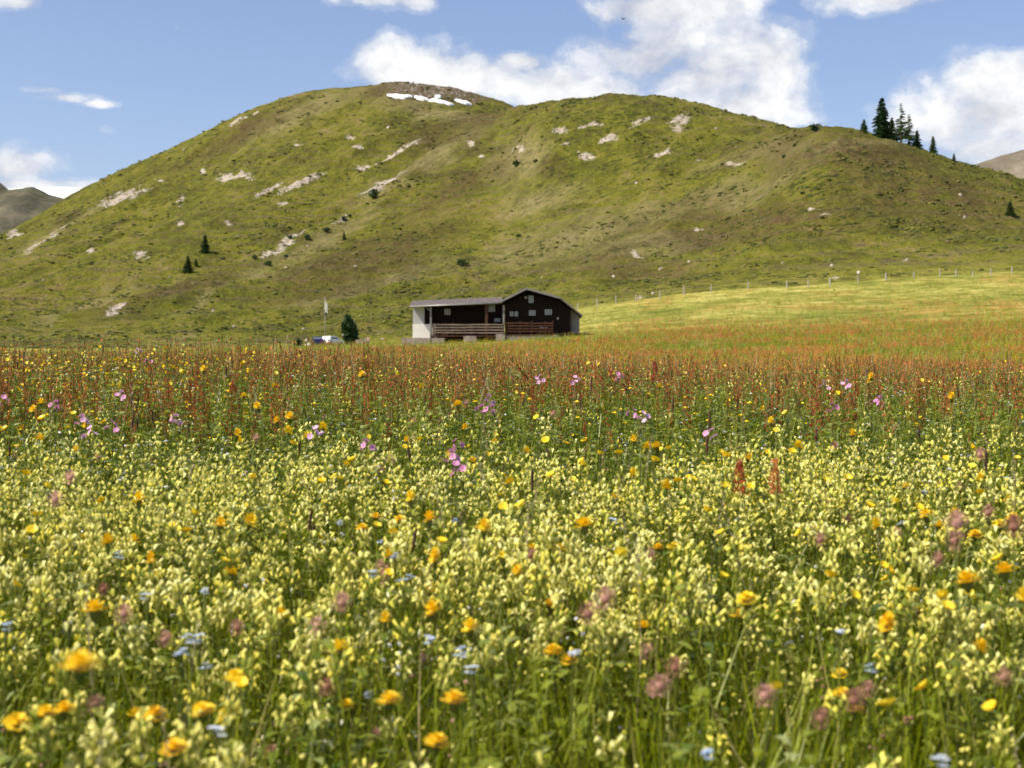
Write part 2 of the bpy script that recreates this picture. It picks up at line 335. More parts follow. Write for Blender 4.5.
class G:
    """collects triangles with a material slot each"""
    def __init__(s): s.v = []; s.f = []; s.m = []
    def add(s, V, F, m=0):
        o = len(s.v); s.v += [tuple(p) for p in V]
        for f in F:
            if len(f) == 3: s.f.append([o + i for i in f]); s.m.append(m)
            else:
                for k in range(1, len(f) - 1): s.f.append([o + f[0], o + f[k], o + f[k + 1]]); s.m.append(m)
    def tube(s, pts, rad, n=4, m=0, cap=True):
        V = []; F = []
        for i, p in enumerate(pts):
            p = np.array(p, float); q = np.array(pts[min(i + 1, len(pts) - 1)], float) - np.array(pts[max(i - 1, 0)], float)
            q = q / (np.linalg.norm(q) + 1e-9); a = np.cross(q, (0, 0, 1) if abs(q[2]) < .9 else (1, 0, 0)); a /= np.linalg.norm(a); b = np.cross(q, a)
            r = rad[i] if hasattr(rad, '__len__') else rad
            for k in range(n):
                t = 2 * math.pi * k / n; V.append(p + r * (math.cos(t) * a + math.sin(t) * b))
        for i in range(len(pts) - 1):
            for k in range(n): F.append((i * n + k, i * n + (k + 1) % n, (i + 1) * n + (k + 1) % n, (i + 1) * n + k))
        if cap: F.append(tuple(range(n))[::-1]); F.append(tuple((len(pts) - 1) * n + k for k in range(n)))
        s.add(V, F, m)
    def strip(s, pts, wid, side, m=0, fold=0):
        """flat ribbon along pts; fold lifts the edges"""
        V = []; F = []; side = np.array(side, float)
        for p, w in zip(pts, wid):
            p = np.array(p, float); V += [p - side * w / 2 + np.array((0, 0, fold * w)), p + side * w / 2 + np.array((0, 0, fold * w))]
        for i in range(len(pts) - 1): F.append((2 * i, 2 * i + 1, 2 * i + 3, 2 * i + 2))
        s.add(V, F, m)
    def blob(s, c, r, m=0, seg=6, rings=4, jit=0):
        V = [(c[0], c[1], c[2] - r[2])]; F = []
        for i in range(1, rings):
            t = math.pi * i / rings
            for k in range(seg):
                a = 2 * math.pi * k / seg; j = 1 + random.uniform(-jit, jit)
                V.append((c[0] + r[0] * j * math.sin(t) * math.cos(a), c[1] + r[1] * j * math.sin(t) * math.sin(a), c[2] - r[2] * j * math.cos(t)))
        V.append((c[0], c[1], c[2] + r[2])); top = len(V) - 1
        for k in range(seg):
            F.append((0, 1 + (k + 1) % seg, 1 + k)); F.append((top, top - seg + k, top - seg + (k + 1) % seg))
            for i in range(rings - 2): F.append((1 + i * seg + k, 1 + i * seg + (k + 1) % seg, 1 + (i + 1) * seg + (k + 1) % seg, 1 + (i + 1) * seg + k))
        s.add(V, F, m)
    def box(s, x0, x1, y0, y1, z0, z1, m=0):
        V = [(x, y, z) for z in (z0, z1) for y in (y0, y1) for x in (x0, x1)]
        s.add(V, [(0, 2, 3, 1), (4, 5, 7, 6), (0, 1, 5, 4), (2, 6, 7, 3), (0, 4, 6, 2), (1, 3, 7, 5)], m)
    def arr(s): return np.array(s.v, float).reshape(-1, 3), np.array(s.f, int).reshape(-1, 3), np.array(s.m, int)
    def mesh(s, name, mats, smooth=False):
        V, F, M = s.arr(); return mesh_np(name, V, F, [MAT[x] for x in mats], M, smooth)
    def build(s, name, mats, parent=None, smooth=False):
        if isinstance(mats, str): mats = [mats]
        return link(bpy.data.objects.new(name, s.mesh(name, mats, smooth)), parent)

def scatter(name, protos, pos, mats, scale, rz=None, lean=.12, which=None, smooth=False, zs=None):
    """many copies of small prototypes as ONE mesh, for uncountable cover"""
    n = len(pos); rz = rng.uniform(0, 2 * np.pi, n) if rz is None else rz
    which = rng.integers(0, len(protos), n) if which is None else which
    AV, AF, AM, AT = [], [], [], []; off = 0
    lx = rng.normal(0, lean, n); ly = rng.normal(0, lean, n); tint = rng.uniform(0, 1, n)
    zs = np.ones(n) if zs is None else zs
    for k, (V, F, M) in enumerate(protos):
        i = np.where(which == k)[0]
        if not len(i): continue
        c, s_ = np.cos(rz[i])[:, None], np.sin(rz[i])[:, None]; sc_ = scale[i][:, None]
        x = (V[None, :, 0] * c - V[None, :, 1] * s_) * sc_; y = (V[None, :, 0] * s_ + V[None, :, 1] * c) * sc_; z = V[None, :, 2] * sc_ * zs[i][:, None]
        x = x + lx[i][:, None] * z; y = y + ly[i][:, None] * z
        W = np.stack([x, y, z], -1) + pos[i][:, None, :]
        AV.append(W.reshape(-1, 3)); AF.append((F[None] + (np.arange(len(i)) * len(V))[:, None, None] + off).reshape(-1, 3))
        AM.append(np.tile(M, len(i))); AT.append(np.repeat(tint[i], len(V))); off += len(i) * len(V)
    me = mesh_np(name, np.concatenate(AV), np.concatenate(AF), [MAT[x] for x in mats], np.concatenate(AM), smooth, {'tint': np.concatenate(AT)})
    return link(bpy.data.objects.new(name, me))

# ------------------------------------------------------------------ setting: meadow and slope as one continuous surface in two meshes
def rows_between(a, b, n): return np.exp(np.linspace(math.log(a), math.log(b), n))
NC = 1180
ucol = np.sinh(np.linspace(-1, 1, NC) * 1.5) / math.sinh(1.5) * .95
def px_of(X, Y, Z): return 512 + FP * X / Y, 384 - FP * Z / Y
def sheet(name, rows, mat, kind, attrf, wmin=9.0):
    U, Yv = np.meshgrid(ucol, rows); X = U * np.maximum(Yv, wmin)
    Z = height(X, Yv)
    V = np.stack([X, Yv, Z], -1).reshape(-1, 3); nr = len(rows)
    i = np.arange(nr - 1)[:, None] * NC + np.arange(NC - 1)[None]
    F = np.stack([i, i + 1, i + NC + 1, i + NC], -1).reshape(-1, 4)
    at = {k: v.ravel() for k, v in attrf(X, Yv).items()}
    o = link(bpy.data.objects.new(name, mesh_np(name, V, F, [mat], None, True, at))); tag(o, kind=kind); return o
def red_amount(X, Y):
    u = X / np.maximum(Y, 5.5); lim = 168 + 30 * sstep(0, .36, u) + 60 * fbm(X / 22, Y / 30, 3, 77)
    n = .30 + 2.4 * fbm(X / 5, Y / 9, 4, 78)
    r = sstep(3.4, 5.2, Y) * (1 - sstep(lim - 25, lim + 12, Y)) * np.clip(n, .12, 1)
    r = r * (1 - .85 * sstep(92, 118, Y) * (1 - sstep(.05, .09, u)))          # green strip before the hut
    return np.clip(r + .55 * sstep(150, 185, Y) * sstep(.12, .5, fbm(X / 9, Y / 16, 3, 79) + .1), 0, 1)
def meadow_attr(X, Y):
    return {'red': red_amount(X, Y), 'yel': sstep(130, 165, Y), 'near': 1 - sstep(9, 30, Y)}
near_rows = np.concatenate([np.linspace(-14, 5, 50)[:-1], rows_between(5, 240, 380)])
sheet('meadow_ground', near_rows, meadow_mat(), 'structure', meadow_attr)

def patches(PX, PY, lst, seed):
    a = np.zeros_like(PX)
    for (cx, cy, rx, ry, ang) in lst:
        t = R(ang); dx = PX - cx; dy = PY - cy
        p = (dx * math.cos(t) + dy * math.sin(t)) / rx; q = (-dx * math.sin(t) + dy * math.cos(t)) / (ry * .85)
        a = np.maximum(a, 1.0 - .55 * np.sqrt(p * p + q * q) ** 1.3)
    return np.clip(a, 0, 1)
ROCK = [(235, 183, 20, 5, 5), (122, 203, 27, 7, -18), (182, 200, 7, 4, -40), (300, 188, 28, 4, -24), (268, 196, 18, 3, -35), (395, 157, 32, 4, -27), (362, 170, 8, 5, 0),
        (382, 190, 28, 5, -32), (60, 232, 14, 3, -35), (88, 260, 7, 2.5, 0), (140, 267, 9, 4, 0), (118, 317, 19, 4, -28), (288, 245, 20, 4, -35), (264, 258, 10, 3, -20),
        (228, 232, 5, 2, 0), (560, 135, 8, 4, 0), (592, 131, 13, 3, 5), (642, 127, 13, 4, -28), (680, 124, 12, 8, -20), (678, 134, 8, 5, 0), (609, 144, 12, 4, -22), (664, 161, 10, 4, 0),
        (585, 160, 10, 4, 0), (520, 156, 7, 3, 0), (701, 162, 5, 2.5, 0), (582, 133, 5, 3, 0), (733, 175, 14, 2.5, 0), (566, 150, 5, 2.5, 0), (340, 222, 10, 3, -30),
        (180, 236, 5, 2, 0), (160, 185, 5, 2, 0), (40, 250, 22, 2.5, -28), (205, 178, 4, 2, 0), (360, 155, 6, 3, 0), (640, 262, 8, 1.8, 0), (655, 300, 6, 1.5, 0), (812, 210, 5, 2, 0),
        (825, 222, 7, 2, 0), (350, 143, 5, 2, 0), (300, 152, 5, 1.5, 0), (480, 162, 4, 3, 0), (470, 150, 5, 2, 0), (15, 240, 10, 2, -20), (285, 212, 7, 2, -20), (835, 278, 6, 2, 0), (700, 232, 6, 1.6, 0),
        (905, 262, 5, 1.6, 0), (640, 298, 7, 1.3, 0), (238, 128, 9, 3, -30), (255, 120, 5, 2, -30), (165, 158, 5, 2, -30)]
DRY = [(620, 232, 75, 13, -14), (720, 205, 80, 10, -18), (560, 250, 60, 14, -22), (640, 255, 80, 8, -12), (520, 165, 30, 22, -30), (430, 165, 60, 8, -30), (760, 160, 55, 9, -16), (690, 215, 80, 8, -14),
       (230, 290, 50, 6, -30), (80, 310, 60, 5, -25), (330, 240, 50, 8, -30), (300, 120, 60, 12, -25), (430, 115, 60, 9, 10), (490, 262, 60, 8, -25), (380, 290, 60, 6, -20), (60, 235, 50, 5, -30), (840, 160, 60, 8, -10),
       (540, 205, 40, 15, -20), (330, 300, 50, 5, -15)]
HEATH = [(850, 165, 90, 26, 4), (930, 205, 90, 26, 8), (780, 225, 90, 18, 0), (700, 240, 70, 12, 0), (480, 125, 60, 12, -20), (160, 300, 70, 10, -20), (370, 265, 90, 20, -20), (640, 275, 60, 10, 0), (240, 140, 60, 10, -30), (410, 98, 50, 8, 0), (450, 200, 60, 12, -30)]
def hill_attr(X, Y):
    Z = height(X, Y, False); PX, PY = px_of(X, Y, Z)
    jx = 5 * fbm(X / 14, Y / 20, 3, 91); jy = 4 * fbm(X / 12, Y / 16, 3, 92)
    r = patches(PX + jx, PY + jy, ROCK, 1)
    r = np.where(Y > 1065, r * 0, r)
    cap = np.exp(-((PX - 440) / 62) ** 4) * sstep(105, 98, PY + 2 * jy)                 # stony summit
    return {'edge': np.exp(-(Y - 240) / 26), 'bare': cap, 'rock': np.clip(np.maximum(r * .78, .36 * cap), 0, 1), 'dry': patches(PX + 3 * jx, PY + 2 * jy, DRY, 2) * .95, 'heath': np.clip(patches(PX + 3 * jx, PY + 2 * jy, HEATH, 3) + .8 * cap, 0, 1)}
hill_rows = np.concatenate([rows_between(240, 500, 190)[:-1], rows_between(500, 1230, 400)[:-1], rows_between(1230, 2600, 24)])
sheet('hillside', hill_rows, hill_mat(), 'structure', hill_attr)

def far_mountain(name, y0, y1, prof, mat, seed, amp):
    xs = np.array([p[0] for p in prof], float); ys = np.array([p[1] for p in prof], float)
    pu = np.linspace(xs[0], xs[-1], 260); rows = np.linspace(0, 1, 60)
    P, T = np.meshgrid(pu, rows); Yv = y0 + (y1 - y0) * T * 1.4
    X = (P - 512) / FP * y1
    top = (384 - np.interp(P, xs, ys)) / FP * y1
    prof_t = np.where(T < .714, (T / .714) ** .8, 1 - (T - .714) / .286 * .5)
    Z = top * prof_t + amp * fbm(X / (y1 * .035), Yv / (y1 * .035), 5, seed) * np.minimum(1, .25 + 1.6 * np.abs(prof_t - 1) ** .7)
    V = np.stack([X, Yv, Z], -1).reshape(-1, 3); n = 260
    i = np.arange(59)[:, None] * n + np.arange(n - 1)[None]
    F = np.stack([i, i + 1, i + n + 1, i + n], -1).reshape(-1, 4)
    tag(link(bpy.data.objects.new(name, mesh_np(name, V, F, [mat], None, True))), kind='structure')
far_mountain('distant_mountain', 2300, 3200, [(-420, 250), (-250, 150), (-120, 140), (-40, 168), (0, 182), (9, 190), (34, 188), (50, 196), (90, 204), (200, 230), (330, 300)],
             far_mat('distant_brown_rock', [(.35, (.035, .034, .018)), (.5, (.075, .068, .034)), (.65, (.13, .112, .07))]), 301, 30)
far_mountain('distant_mountain', 4200, 5600, [(-300, 240), (-100, 200), (0, 189), (24, 188), (60, 186), (86, 187), (120, 200), (250, 240), (400, 300)],
             far_mat('distant_snowy_rock', [(.35, (.2, .2, .22)), (.65, (.4, .4, .42))], 560), 302, 25)
far_mountain('distant_mountain', 1900, 2700, [(760, 320), (880, 215), (940, 177), (968, 166), (1000, 156), (1030, 148), (1100, 128), (1250, 110), (1500, 190), (1700, 260)],
             far_mat('distant_reddish_rock', [(.35, (.085, .07, .045)), (.5, (.145, .12, .08)), (.65, (.22, .185, .135))]), 303, 25)

def on_slope(px, py, y0=250, y1=1250):
    """the visible point of the slope on the ray through a photo position"""
    Y = np.exp(np.linspace(math.log(y0), math.log(y1), 3000)); X = (px - 512) / FP * Y
    Z = height(X, Y); a = 384 - FP * Z / Y
    k = np.where(a <= py)[0]
    k = k[0] if len(k) else int(np.argmin(a))
    return float(X[k]), float(Y[k]), float(Z[k])

# snow patches below the summit: thick sheets that lie on the ground
def snow_patch(px, py, rx, ry, label, seed):
    x, y, z = on_slope(px, py, 700, 1090)
    slope = 1.0
    n = 46; a = np.linspace(0, 2 * np.pi, n, endpoint=False); V = []; F = []
    wx = rx / FP * y
    Yt = np.linspace(700, 1090, 2500); Zt = height(np.full_like(Yt, x), Yt); pt = 384 - FP * Zt / Yt
    def y_at(p):
        k = np.where(pt <= p)[0]; return float(Yt[k[0]]) if len(k) else float(Yt[int(np.argmin(pt))])
    ya, yb = y_at(py + ry), y_at(py - ry)
    ly = max((yb - ya) / 2, 2.5); yc = (ya + yb) / 2
    rr = 1 + .75 * fbm(np.cos(a) * 2.1 + seed * 9, np.sin(a) * 2.1, 4, seed, .7)
    rings = [(1.0, -.4), (.96, .5), (.8, .9), (.55, 1.1), (.25, 1.2)]
    for (s, dz) in rings:
        for k in range(n):
            X = x + wx * s * rr[k] * math.cos(a[k]); Yy = yc + ly * s * rr[k] * math.sin(a[k]); V.append([X, Yy, dz])
    V.append([x, yc, 1.2]); V = np.array(V); V[:, 2] += height(V[:, 0], V[:, 1]) + .6
    for i in range(4):
        for k in range(n):
            p, q = i * n + k, i * n + (k + 1) % n; F += [(p, q, q + n), (p, q + n, p + n)]
    for k in range(n): F.append((4 * n + k, 4 * n + (k + 1) % n, 5 * n))
    o = link(bpy.data.objects.new('snow_patch', mesh_np('snow_patch', V, np.array(F), [MAT['snow']], None, True)))
    tag(o, label, 'snow patch', 'snow patches below the summit')
snow_patch(400, 98, 12.5, 1.4, 'widest old snow patch, at the left end of the row below the summit', 3)
snow_patch(422, 99.2, 7, 1.8, 'rounded snow patch just right of the widest one below the summit', 14)
snow_patch(441, 102.8, 11.5, .55, 'thin lower snow streak between two thicker patches below the summit', 25)
snow_patch(463, 103.4, 8, .8, 'small snow patch at the right end of the row below the summit', 36)
snow_patch(438, 97.8, 3, .8, 'tiniest snow patch, highest of those below the stony summit', 47)

# low scrub, tussocks and loose stones on the slope: real little shapes that catch light
MAT['scrub'] = plant_mat('dwarf_scrub', (.055, .07, .016), (.14, .145, .024), .1, .8, (.20, .14, .06))
MAT['scree'] = plant_mat('loose_stone', (.30, .24, .18), (.62, .54, .45), 0, .9)
def lump(h):
    g = G(); g.blob((0, 0, h * .2), (1, .8, h), 0, 5, 3, .3); return g.arr()
def hill_pts(n, f):
    Y = np.exp(rng.uniform(math.log(244), math.log(1150), n)); X = rng.uniform(-.55, .55, n) * Y
    k = rng.uniform(0, 1, n) < f(X, Y); X, Y = X[k], Y[k]; return np.stack([X, Y, height(X, Y)], -1)
P = hill_pts(150000, lambda X, Y: np.clip(.22 + 2.2 * fbm(X / 45, Y / 60, 4, 131, .65), .03, 1) * np.clip(.5 + 1.6 * fbm(X / 9, Y / 14, 2, 132), .05, 1))
tag(scatter('dwarf_scrub', [lump(.22), lump(.32), lump(.45)], P, ['scrub'], rng.uniform(.22, .95, len(P)) ** 1.6 * (.35 + P[:, 1] / 480), lean=.2), 'low scrub and grass tussocks dotted over the whole slope', 'scrub', kind='stuff')
P = hill_pts(60000, lambda X, Y: np.clip((hill_attr(X, Y)['rock'] - .25) * 1.0, .0025, 1))
tag(scatter('scree', [lump(.5), lump(.8)], P, ['scree'], rng.uniform(.15, .8, len(P)) ** 1.6 * (.25 + P[:, 1] / 480), lean=.2), 'loose pale stones around the bare patches of the slope', 'stones', kind='stuff')

# ------------------------------------------------------------------ trees and shrubs
def conifer_geo(h, r, seed, larch=False, dens=1.0):
    rd = random.Random(seed); t = G(); c = G()
    t.tube([(0, 0, -.3), (0, 0, h * .3), (rd.uniform(-.01, .01) * h, 0, h * .7), (0, 0, h * .98)], [h * .018, h * .014, h * .008, h * .002], 7, 0)
    z = h * (.16 if larch else .05); k = 0
    while z < h * .985:
        f = 1 - z / h; nb = (5 if larch else 8)
        Lr = r * (f ** .75) * (1.05 if not larch else (.55 + .75 * f))
        for i in range(nb):
            if rd.random() < (.22 if larch else .16): continue
            a = rd.uniform(0, 6.283); ln = Lr * rd.uniform(.55, 1.15)
            droop = -.28 if not larch else -.05
            p0 = np.array((0, 0, z)); d = np.array((math.cos(a), math.sin(a), 0))
            tip = p0 + d * ln + np.array((0, 0, ln * (droop + .12 * rd.uniform(-1, 1)) + f * .02))
            t.tube([p0, (p0 + tip) / 2 + np.array((0, 0, .05 * ln)), tip], [h * .004, h * .003, h * .001], 3, 0)
            side = np.array((-d[1], d[0], 0))
            m_ = int((9 if not larch else 7) * dens) + 2
            for j in range(m_):
                s = (j + .6) / m_; p = p0 + (tip - p0) * s
                wl = (h * .035 + ln * .2 * (1 - s * .6)) * rd.uniform(.5, 1.2) * (1 if not larch else .7)
                for sg in (-1, 1):
                    q = p + side * sg * wl + d * wl * .5 + np.array((0, 0, -wl * rd.uniform(.1, .55)))
                    e = (q - p); w = np.array((0, 0, 1)) * wl * rd.uniform(.22, .4) + d * wl * .15
                    c.add([p - w * .3, q - w * .1, q + w * .4 * rd.uniform(.2, 1), p + w], [(0, 1, 2, 3)])
        z += h * (.032 if not larch else .038) * rd.uniform(.8, 1.2)
    c.add([(0, 0, h * 1.01), (-.05 * r, 0, h * .93), (.05 * r, .03, h * .93)], [(0, 1, 2)])
    return t, c
def conifer(px, py, hpx, wpx, label, larch=False, name='spruce_tree', grp=None, Yfix=None, seed=1, y0=250, y1=1250, dens=1.0):
    if Yfix: x, y = (px - 512) / FP * Yfix, Yfix; z = ground(x, y)
    else: x, y, z = on_slope(px, py, y0, y1)
    h = (py - (py - hpx)) / FP * y
    t, c = conifer_geo(h, wpx / 2 / FP * y, seed, larch, dens)
    # crowns stand exactly as high as the photo shows: correct for where the foot landed
    e = tag(empty(name, (x, y, z - .2), random.uniform(0, 6)), label, 'tree', grp)
    t.build('trunk', 'bark', e); c.build('crown', 'larch' if larch else 'needle', e)
RG = 'conifers along the right hand ridge'
conifer(864, 134, 15, 12, 'small dark spruce at the left end of the ridge tree row', grp=RG, Yfix=476, seed=3)
conifer(882, 141, 43, 26, 'tallest dark conifer of the row on the ridge', grp=RG, Yfix=474, seed=4, dens=1.3)
conifer(892, 143, 24, 15, 'lower dark conifer leaning into the tallest one on the ridge', grp=RG, Yfix=478, seed=5)
conifer(901, 146, 42, 28, 'airy light green larch just right of the tallest ridge conifer', True, 'larch_tree', RG, Yfix=473, seed=6, dens=2.2)
conifer(909, 149, 35, 24, 'thin larch with gaps showing cloud between its branches on the ridge', True, 'larch_tree', RG, Yfix=476, seed=7, dens=2.2)
conifer(917, 153, 20, 15, 'short broad conifer at the foot of the two larches', grp=RG, Yfix=474, seed=8)
conifer(933, 158, 19, 11, 'separate small spruce with a slim top on the falling ridge', grp=RG, Yfix=474, seed=9)
conifer(954, 166, 13, 8, 'smallest lone spruce at the low end of the ridge', grp=RG, Yfix=474, seed=10)
conifer(1010, 216, 16, 15, 'squat dark spruce standing apart near the right edge on the slope', seed=11, y0=300)
SG = 'lone spruces on the left slope'
conifer(205, 253, 19, 13, 'upper pointed dark spruce of the pair on the left slope', grp=SG, seed=12, y0=400)
conifer(188, 273, 18, 13, 'lower dark spruce of the pair on the left slope', grp=SG, seed=13, y0=400)
conifer(196, 266, 8, 6, 'tiny spruce sapling between the two dark spruces of the left slope', grp=SG, seed=14, y0=400)
conifer(344, 240, 9, 5, 'tiny lone conifer beside the stony gully on the slope', seed=15, y0=400)
conifer(113, 0, 0.1, 1, '', seed=1) if False else None

def shrub(px, py, hpx, wpx, label, grp=None, Yfix=None, seed=1, y0=250, y1=1250, n=420, name='mountain_shrub', cat='shrub'):
    rd = random.Random(seed)
    if Yfix: x, y = (px - 512) / FP * Yfix, Yfix; z = ground(x, y)
    else: x, y, z = on_slope(px, py, y0, y1)
    h = hpx / FP * y; r = wpx / 2 / FP * y; t = G(); c = G()
    lobes = [(rd.uniform(-.45, .45) * r, rd.uniform(-.45, .45) * r, h * rd.uniform(.35, .72), rd.uniform(.45, .62)) for _ in range(6)] + [(0, 0, h * .45, .72)]
    for lx, ly, lz, lr in lobes[:5]: t.tube([(0, 0, -.2), (lx * .5, ly * .5, lz * .5), (lx, ly, lz)], [h * .03, h * .02, h * .008], 5)
    for i in range(n):
        lx, ly, lz, lr = rd.choice(lobes); a = rd.uniform(0, 6.283); b = math.acos(rd.uniform(-1, 1)); q = rd.uniform(.55, 1.08)
        p = np.array((lx + lr * r * q * math.sin(b) * math.cos(a), ly + lr * r * q * math.sin(b) * math.sin(a), max(.02 * h, lz + lr * h * .62 * q * math.cos(b))))
        s = (h + r) * .075 * rd.uniform(.6, 1.3); d1 = np.array([rd.uniform(-1, 1) for _ in range(3)]); d2 = np.array([rd.uniform(-1, 1) for _ in range(3)])
        d1 /= np.linalg.norm(d1); d2 = np.cross(d1, d2); d2 /= (np.linalg.norm(d2) + 1e-6)
        c.add([p - d1 * s, p + d2 * s * .6, p + d1 * s, p - d2 * s * .6], [(0, 1, 2, 3)])
    e = tag(empty(name, (x, y, z - .03 * h)), label, cat, grp)
    t.build('stem', 'bark', e); c.build('foliage', 'bush', e)
shrub(350, 344, 29, 18, 'tall dense dark green bush standing near the parked cars', Yfix=205, seed=21, n=1800, name='garden_bush', cat='bush')
shrub(298, 351, 9, 10, 'low dark bush left of the dark blue car', Yfix=215, seed=22, n=500, name='garden_bush', cat='bush')
GG = 'dark shrubs along the stony gully'
for i, (px, py, hp, wp, lab) in enumerate([
    (374, 198, 10, 13, 'largest dark green shrub in the upper stony gully'), (345, 221, 5, 8, 'flat shrub half way down the stony gully'),
    (326, 232, 5, 8, 'small shrub below the flat one in the stony gully'), (307, 240, 6, 10, 'round shrub in the middle of the lower gully'),
    (290, 239, 4, 7, 'small shrub beside the round one in the lower gully'), (268, 266, 6, 11, 'broad shrub at the lower end of the gully'),
    (255, 260, 5, 8, 'small shrub just above the broad one at the gully end'), (286, 258, 4, 6, 'smallest shrub near the lower gully')]):
    shrub(px, py, hp, wp, lab, GG, seed=30 + i, y0=400, n=260)
HG = 'scattered dark shrubs on the middle slope'
for i, (px, py, hp, wp, lab) in enumerate([
    (462, 266, 8, 15, 'round dark shrub above the hut on the middle slope'), (517, 167, 7, 12, 'dark shrub under the pale scree spot on the upper slope'),
    (535, 163, 4, 6, 'small shrub right of the scree spot on the upper slope'), (518, 237 - 0, 3, 8, 'low shrub on bleached grass of the middle slope')]):
    shrub(px, py, hp, wp, lab, HG, seed=50 + i, y0=400, n=260)
EG = 'low shrubs on the skyline left of the ridge trees'
for i, (px, py, hp, wp, lab) in enumerate([(784, 131, 4, 5, 'small skyline shrub furthest left of the ridge trees'), (795, 132, 4, 6, 'low skyline shrub between two others'), (816, 133, 9, 12, 'taller rounded skyline shrub nearest the ridge trees')]):
    shrub(px, py, hp, wp, lab, EG, Yfix=470, seed=60 + i, n=260)

# ------------------------------------------------------------------ alpine hut
HY = 150.0; S = HY / FP
HX0 = (412 - 512) * S
def hx(px): return (px - 412) * S              # local x from a photo column
HZ = (384 - 343) * S                            # world z of the lower left corner of the base
def hz(py): return (384 - py) * S - HZ
hut = tag(empty('alpine_hut', (HX0, HY, HZ)), 'dark timber alpine hut with grey shingle roof, white masonry corner and balcony rails', 'hut')
def bx(name, mat, *boxes, parent=hut, smooth=False):
    g = G()
    for b_ in boxes: g.box(*b_)
    return g.build(name, mat, parent, smooth)
# foundation blocks and base
bx('foundation_block', 'stone', (hx(403), hx(431), -1.6, 4, -1.2, hz(338.3)))
bx('foundation_block', 'stone', (hx(432.3), hx(445), -1.5, 4, -1.2, hz(338.5)))
bx('foundation_block', 'stone', (hx(464), hx(476.5), -1.5, 4, -1.2, hz(336.5)))
bx('foundation_block', 'stone', (hx(496), hx(504.5), -1.5, 4, -1.2, hz(334.5)))
bx('gable_plinth', 'stone', (hx(504.8), hx(558.5), -1.0, 8, -1.2, hz(335.2)))
bx('gable_plinth', 'timber', (hx(558.6), hx(579), -.6, 8, -1.2, hz(333.6)))
# white masonry corner
g = G(); g.box(hx(412.6), hx(430.5), 0, 6, -1.2, hz(324.2)); g.build('masonry_wall', 'plaster', hut)
g = G(); g.box(hx(412.9), hx(424.4), .04, 5.9, hz(324.2), hz(305.2)); g.build('upper_wall', 'plaster_grey', hut)
bx('door_recess', 'timber', (hx(424.4), hx(430.2), .5, .7, hz(324.2), hz(305.5)))
# left wing log wall: single logs one above the other
def logs(x0, x1, y, z0, z1, topf=None, step=.24):
    g = G(); z = z0
    while z < z1:
        xa, xb = x0, x1
        if topf: xa, xb = topf(z + step)
        if xb - xa > .3: g.box(xa + random.uniform(-.04, .02), xb + random.uniform(-.02, .04), y + random.uniform(0, .05), y + .28, z, z + step * .92)
        z += step
    g.box(x0 + .1, x1 - .1, y + .12, y + .27, z0, z0 + .5)
    return g
logs(hx(430.6), hx(503), 1.0, hz(339), hz(304)).build('log_wall', 'timber', hut)
bx('wing_backing', 'timber', (hx(430.7), hx(503), 1.3, 5.9, hz(340), hz(305)))
# gable wall
AP = (hx(526.4), hz(288.5)); GL = (hx(499), hz(302.8)); GK = (hx(560), hz(297.7)); GR = (hx(582), hz(315.2))
def roofz(x):
    return np.interp(x, [GL[0], AP[0], GK[0], GR[0]], [GL[1], AP[1], GK[1], GR[1]])
def gable_poly(x0, x1, y0, y1, z0, off=.28):
    xs = sorted([x0, x1] + [q for q in (AP[0], GK[0]) if x0 < q < x1]); top = [(x, float(roofz(x)) - off) for x in xs]
    ring = [(x0, z0), (x1, z0)] + top[::-1]; n = len(ring)
    V = [(x, y0, z) for x, z in ring] + [(x, y1, z) for x, z in ring]
    F = [tuple(range(n)), tuple(range(2 * n - 1, n - 1, -1))] + [(i, (i + 1) % n + 0, (i + 1) % n + n, i + n)[::-1] for i in range(n)]
    return V, F
g = G(); V, F = gable_poly(hx(505), hx(570), .18, 8.6, hz(335.2)); g.add(V, F); g.build('gable_core', 'timber', hut)
def gx(z):
    lo = np.interp(z, [GL[1] - .28, AP[1] - .28], [GL[0], AP[0]]); xs = np.array([AP[0], GK[0], GR[0]]); zs = np.array([AP[1], GK[1], GR[1]]) - .28
    hi = np.interp(-z, -zs, xs); return max(hx(504.8), float(lo) + .12), min(hx(570.3), float(hi) - .12)
logs(hx(504.8), hx(570.3), -.1, hz(335), hz(290), gx).build('gable_log_wall', 'timber', hut)
g = G(); V, F = gable_poly(hx(570.4), hx(579.6), .5, 7.5, hz(334), .3); g.add(V, F)
for k in range(7):
    xa = hx(571.5) + k * (hx(579.4) - hx(571.5)) / 7; g.box(xa, xa + .11, .42, .5, hz(333.5), float(roofz(xa + .12)) - .42)
g.build('board_lean_to', 'grey_wood', hut)
# roofs
def slab(x0, z0, x1, z1, y0, y1, th, mat, name, rise=0):
    g = G(); V = [(x0, y0, z0), (x1, y0, z1), (x1, y1, z1 + rise), (x0, y1, z0 + rise), (x0, y0, z0 - th), (x1, y0, z1 - th), (x1, y1, z1 + rise - th), (x0, y1, z0 + rise - th)]
    g.add(V, [(0, 1, 2, 3), (7, 6, 5, 4), (0, 4, 5, 1), (1, 5, 6, 2), (2, 6, 7, 3), (3, 7, 4, 0)]); return g.build(name, mat, hut)
slab(GL[0] - .1, GL[1], AP[0], AP[1], -1.3, 9, .16, 'shingle', 'gable_roof')
slab(AP[0], AP[1], GK[0], GK[1], -1.3, 9, .16, 'shingle', 'gable_roof')
slab(GK[0], GK[1], GR[0], GR[1], -1.1, 8.6, .16, 'shingle', 'lean_to_roof')
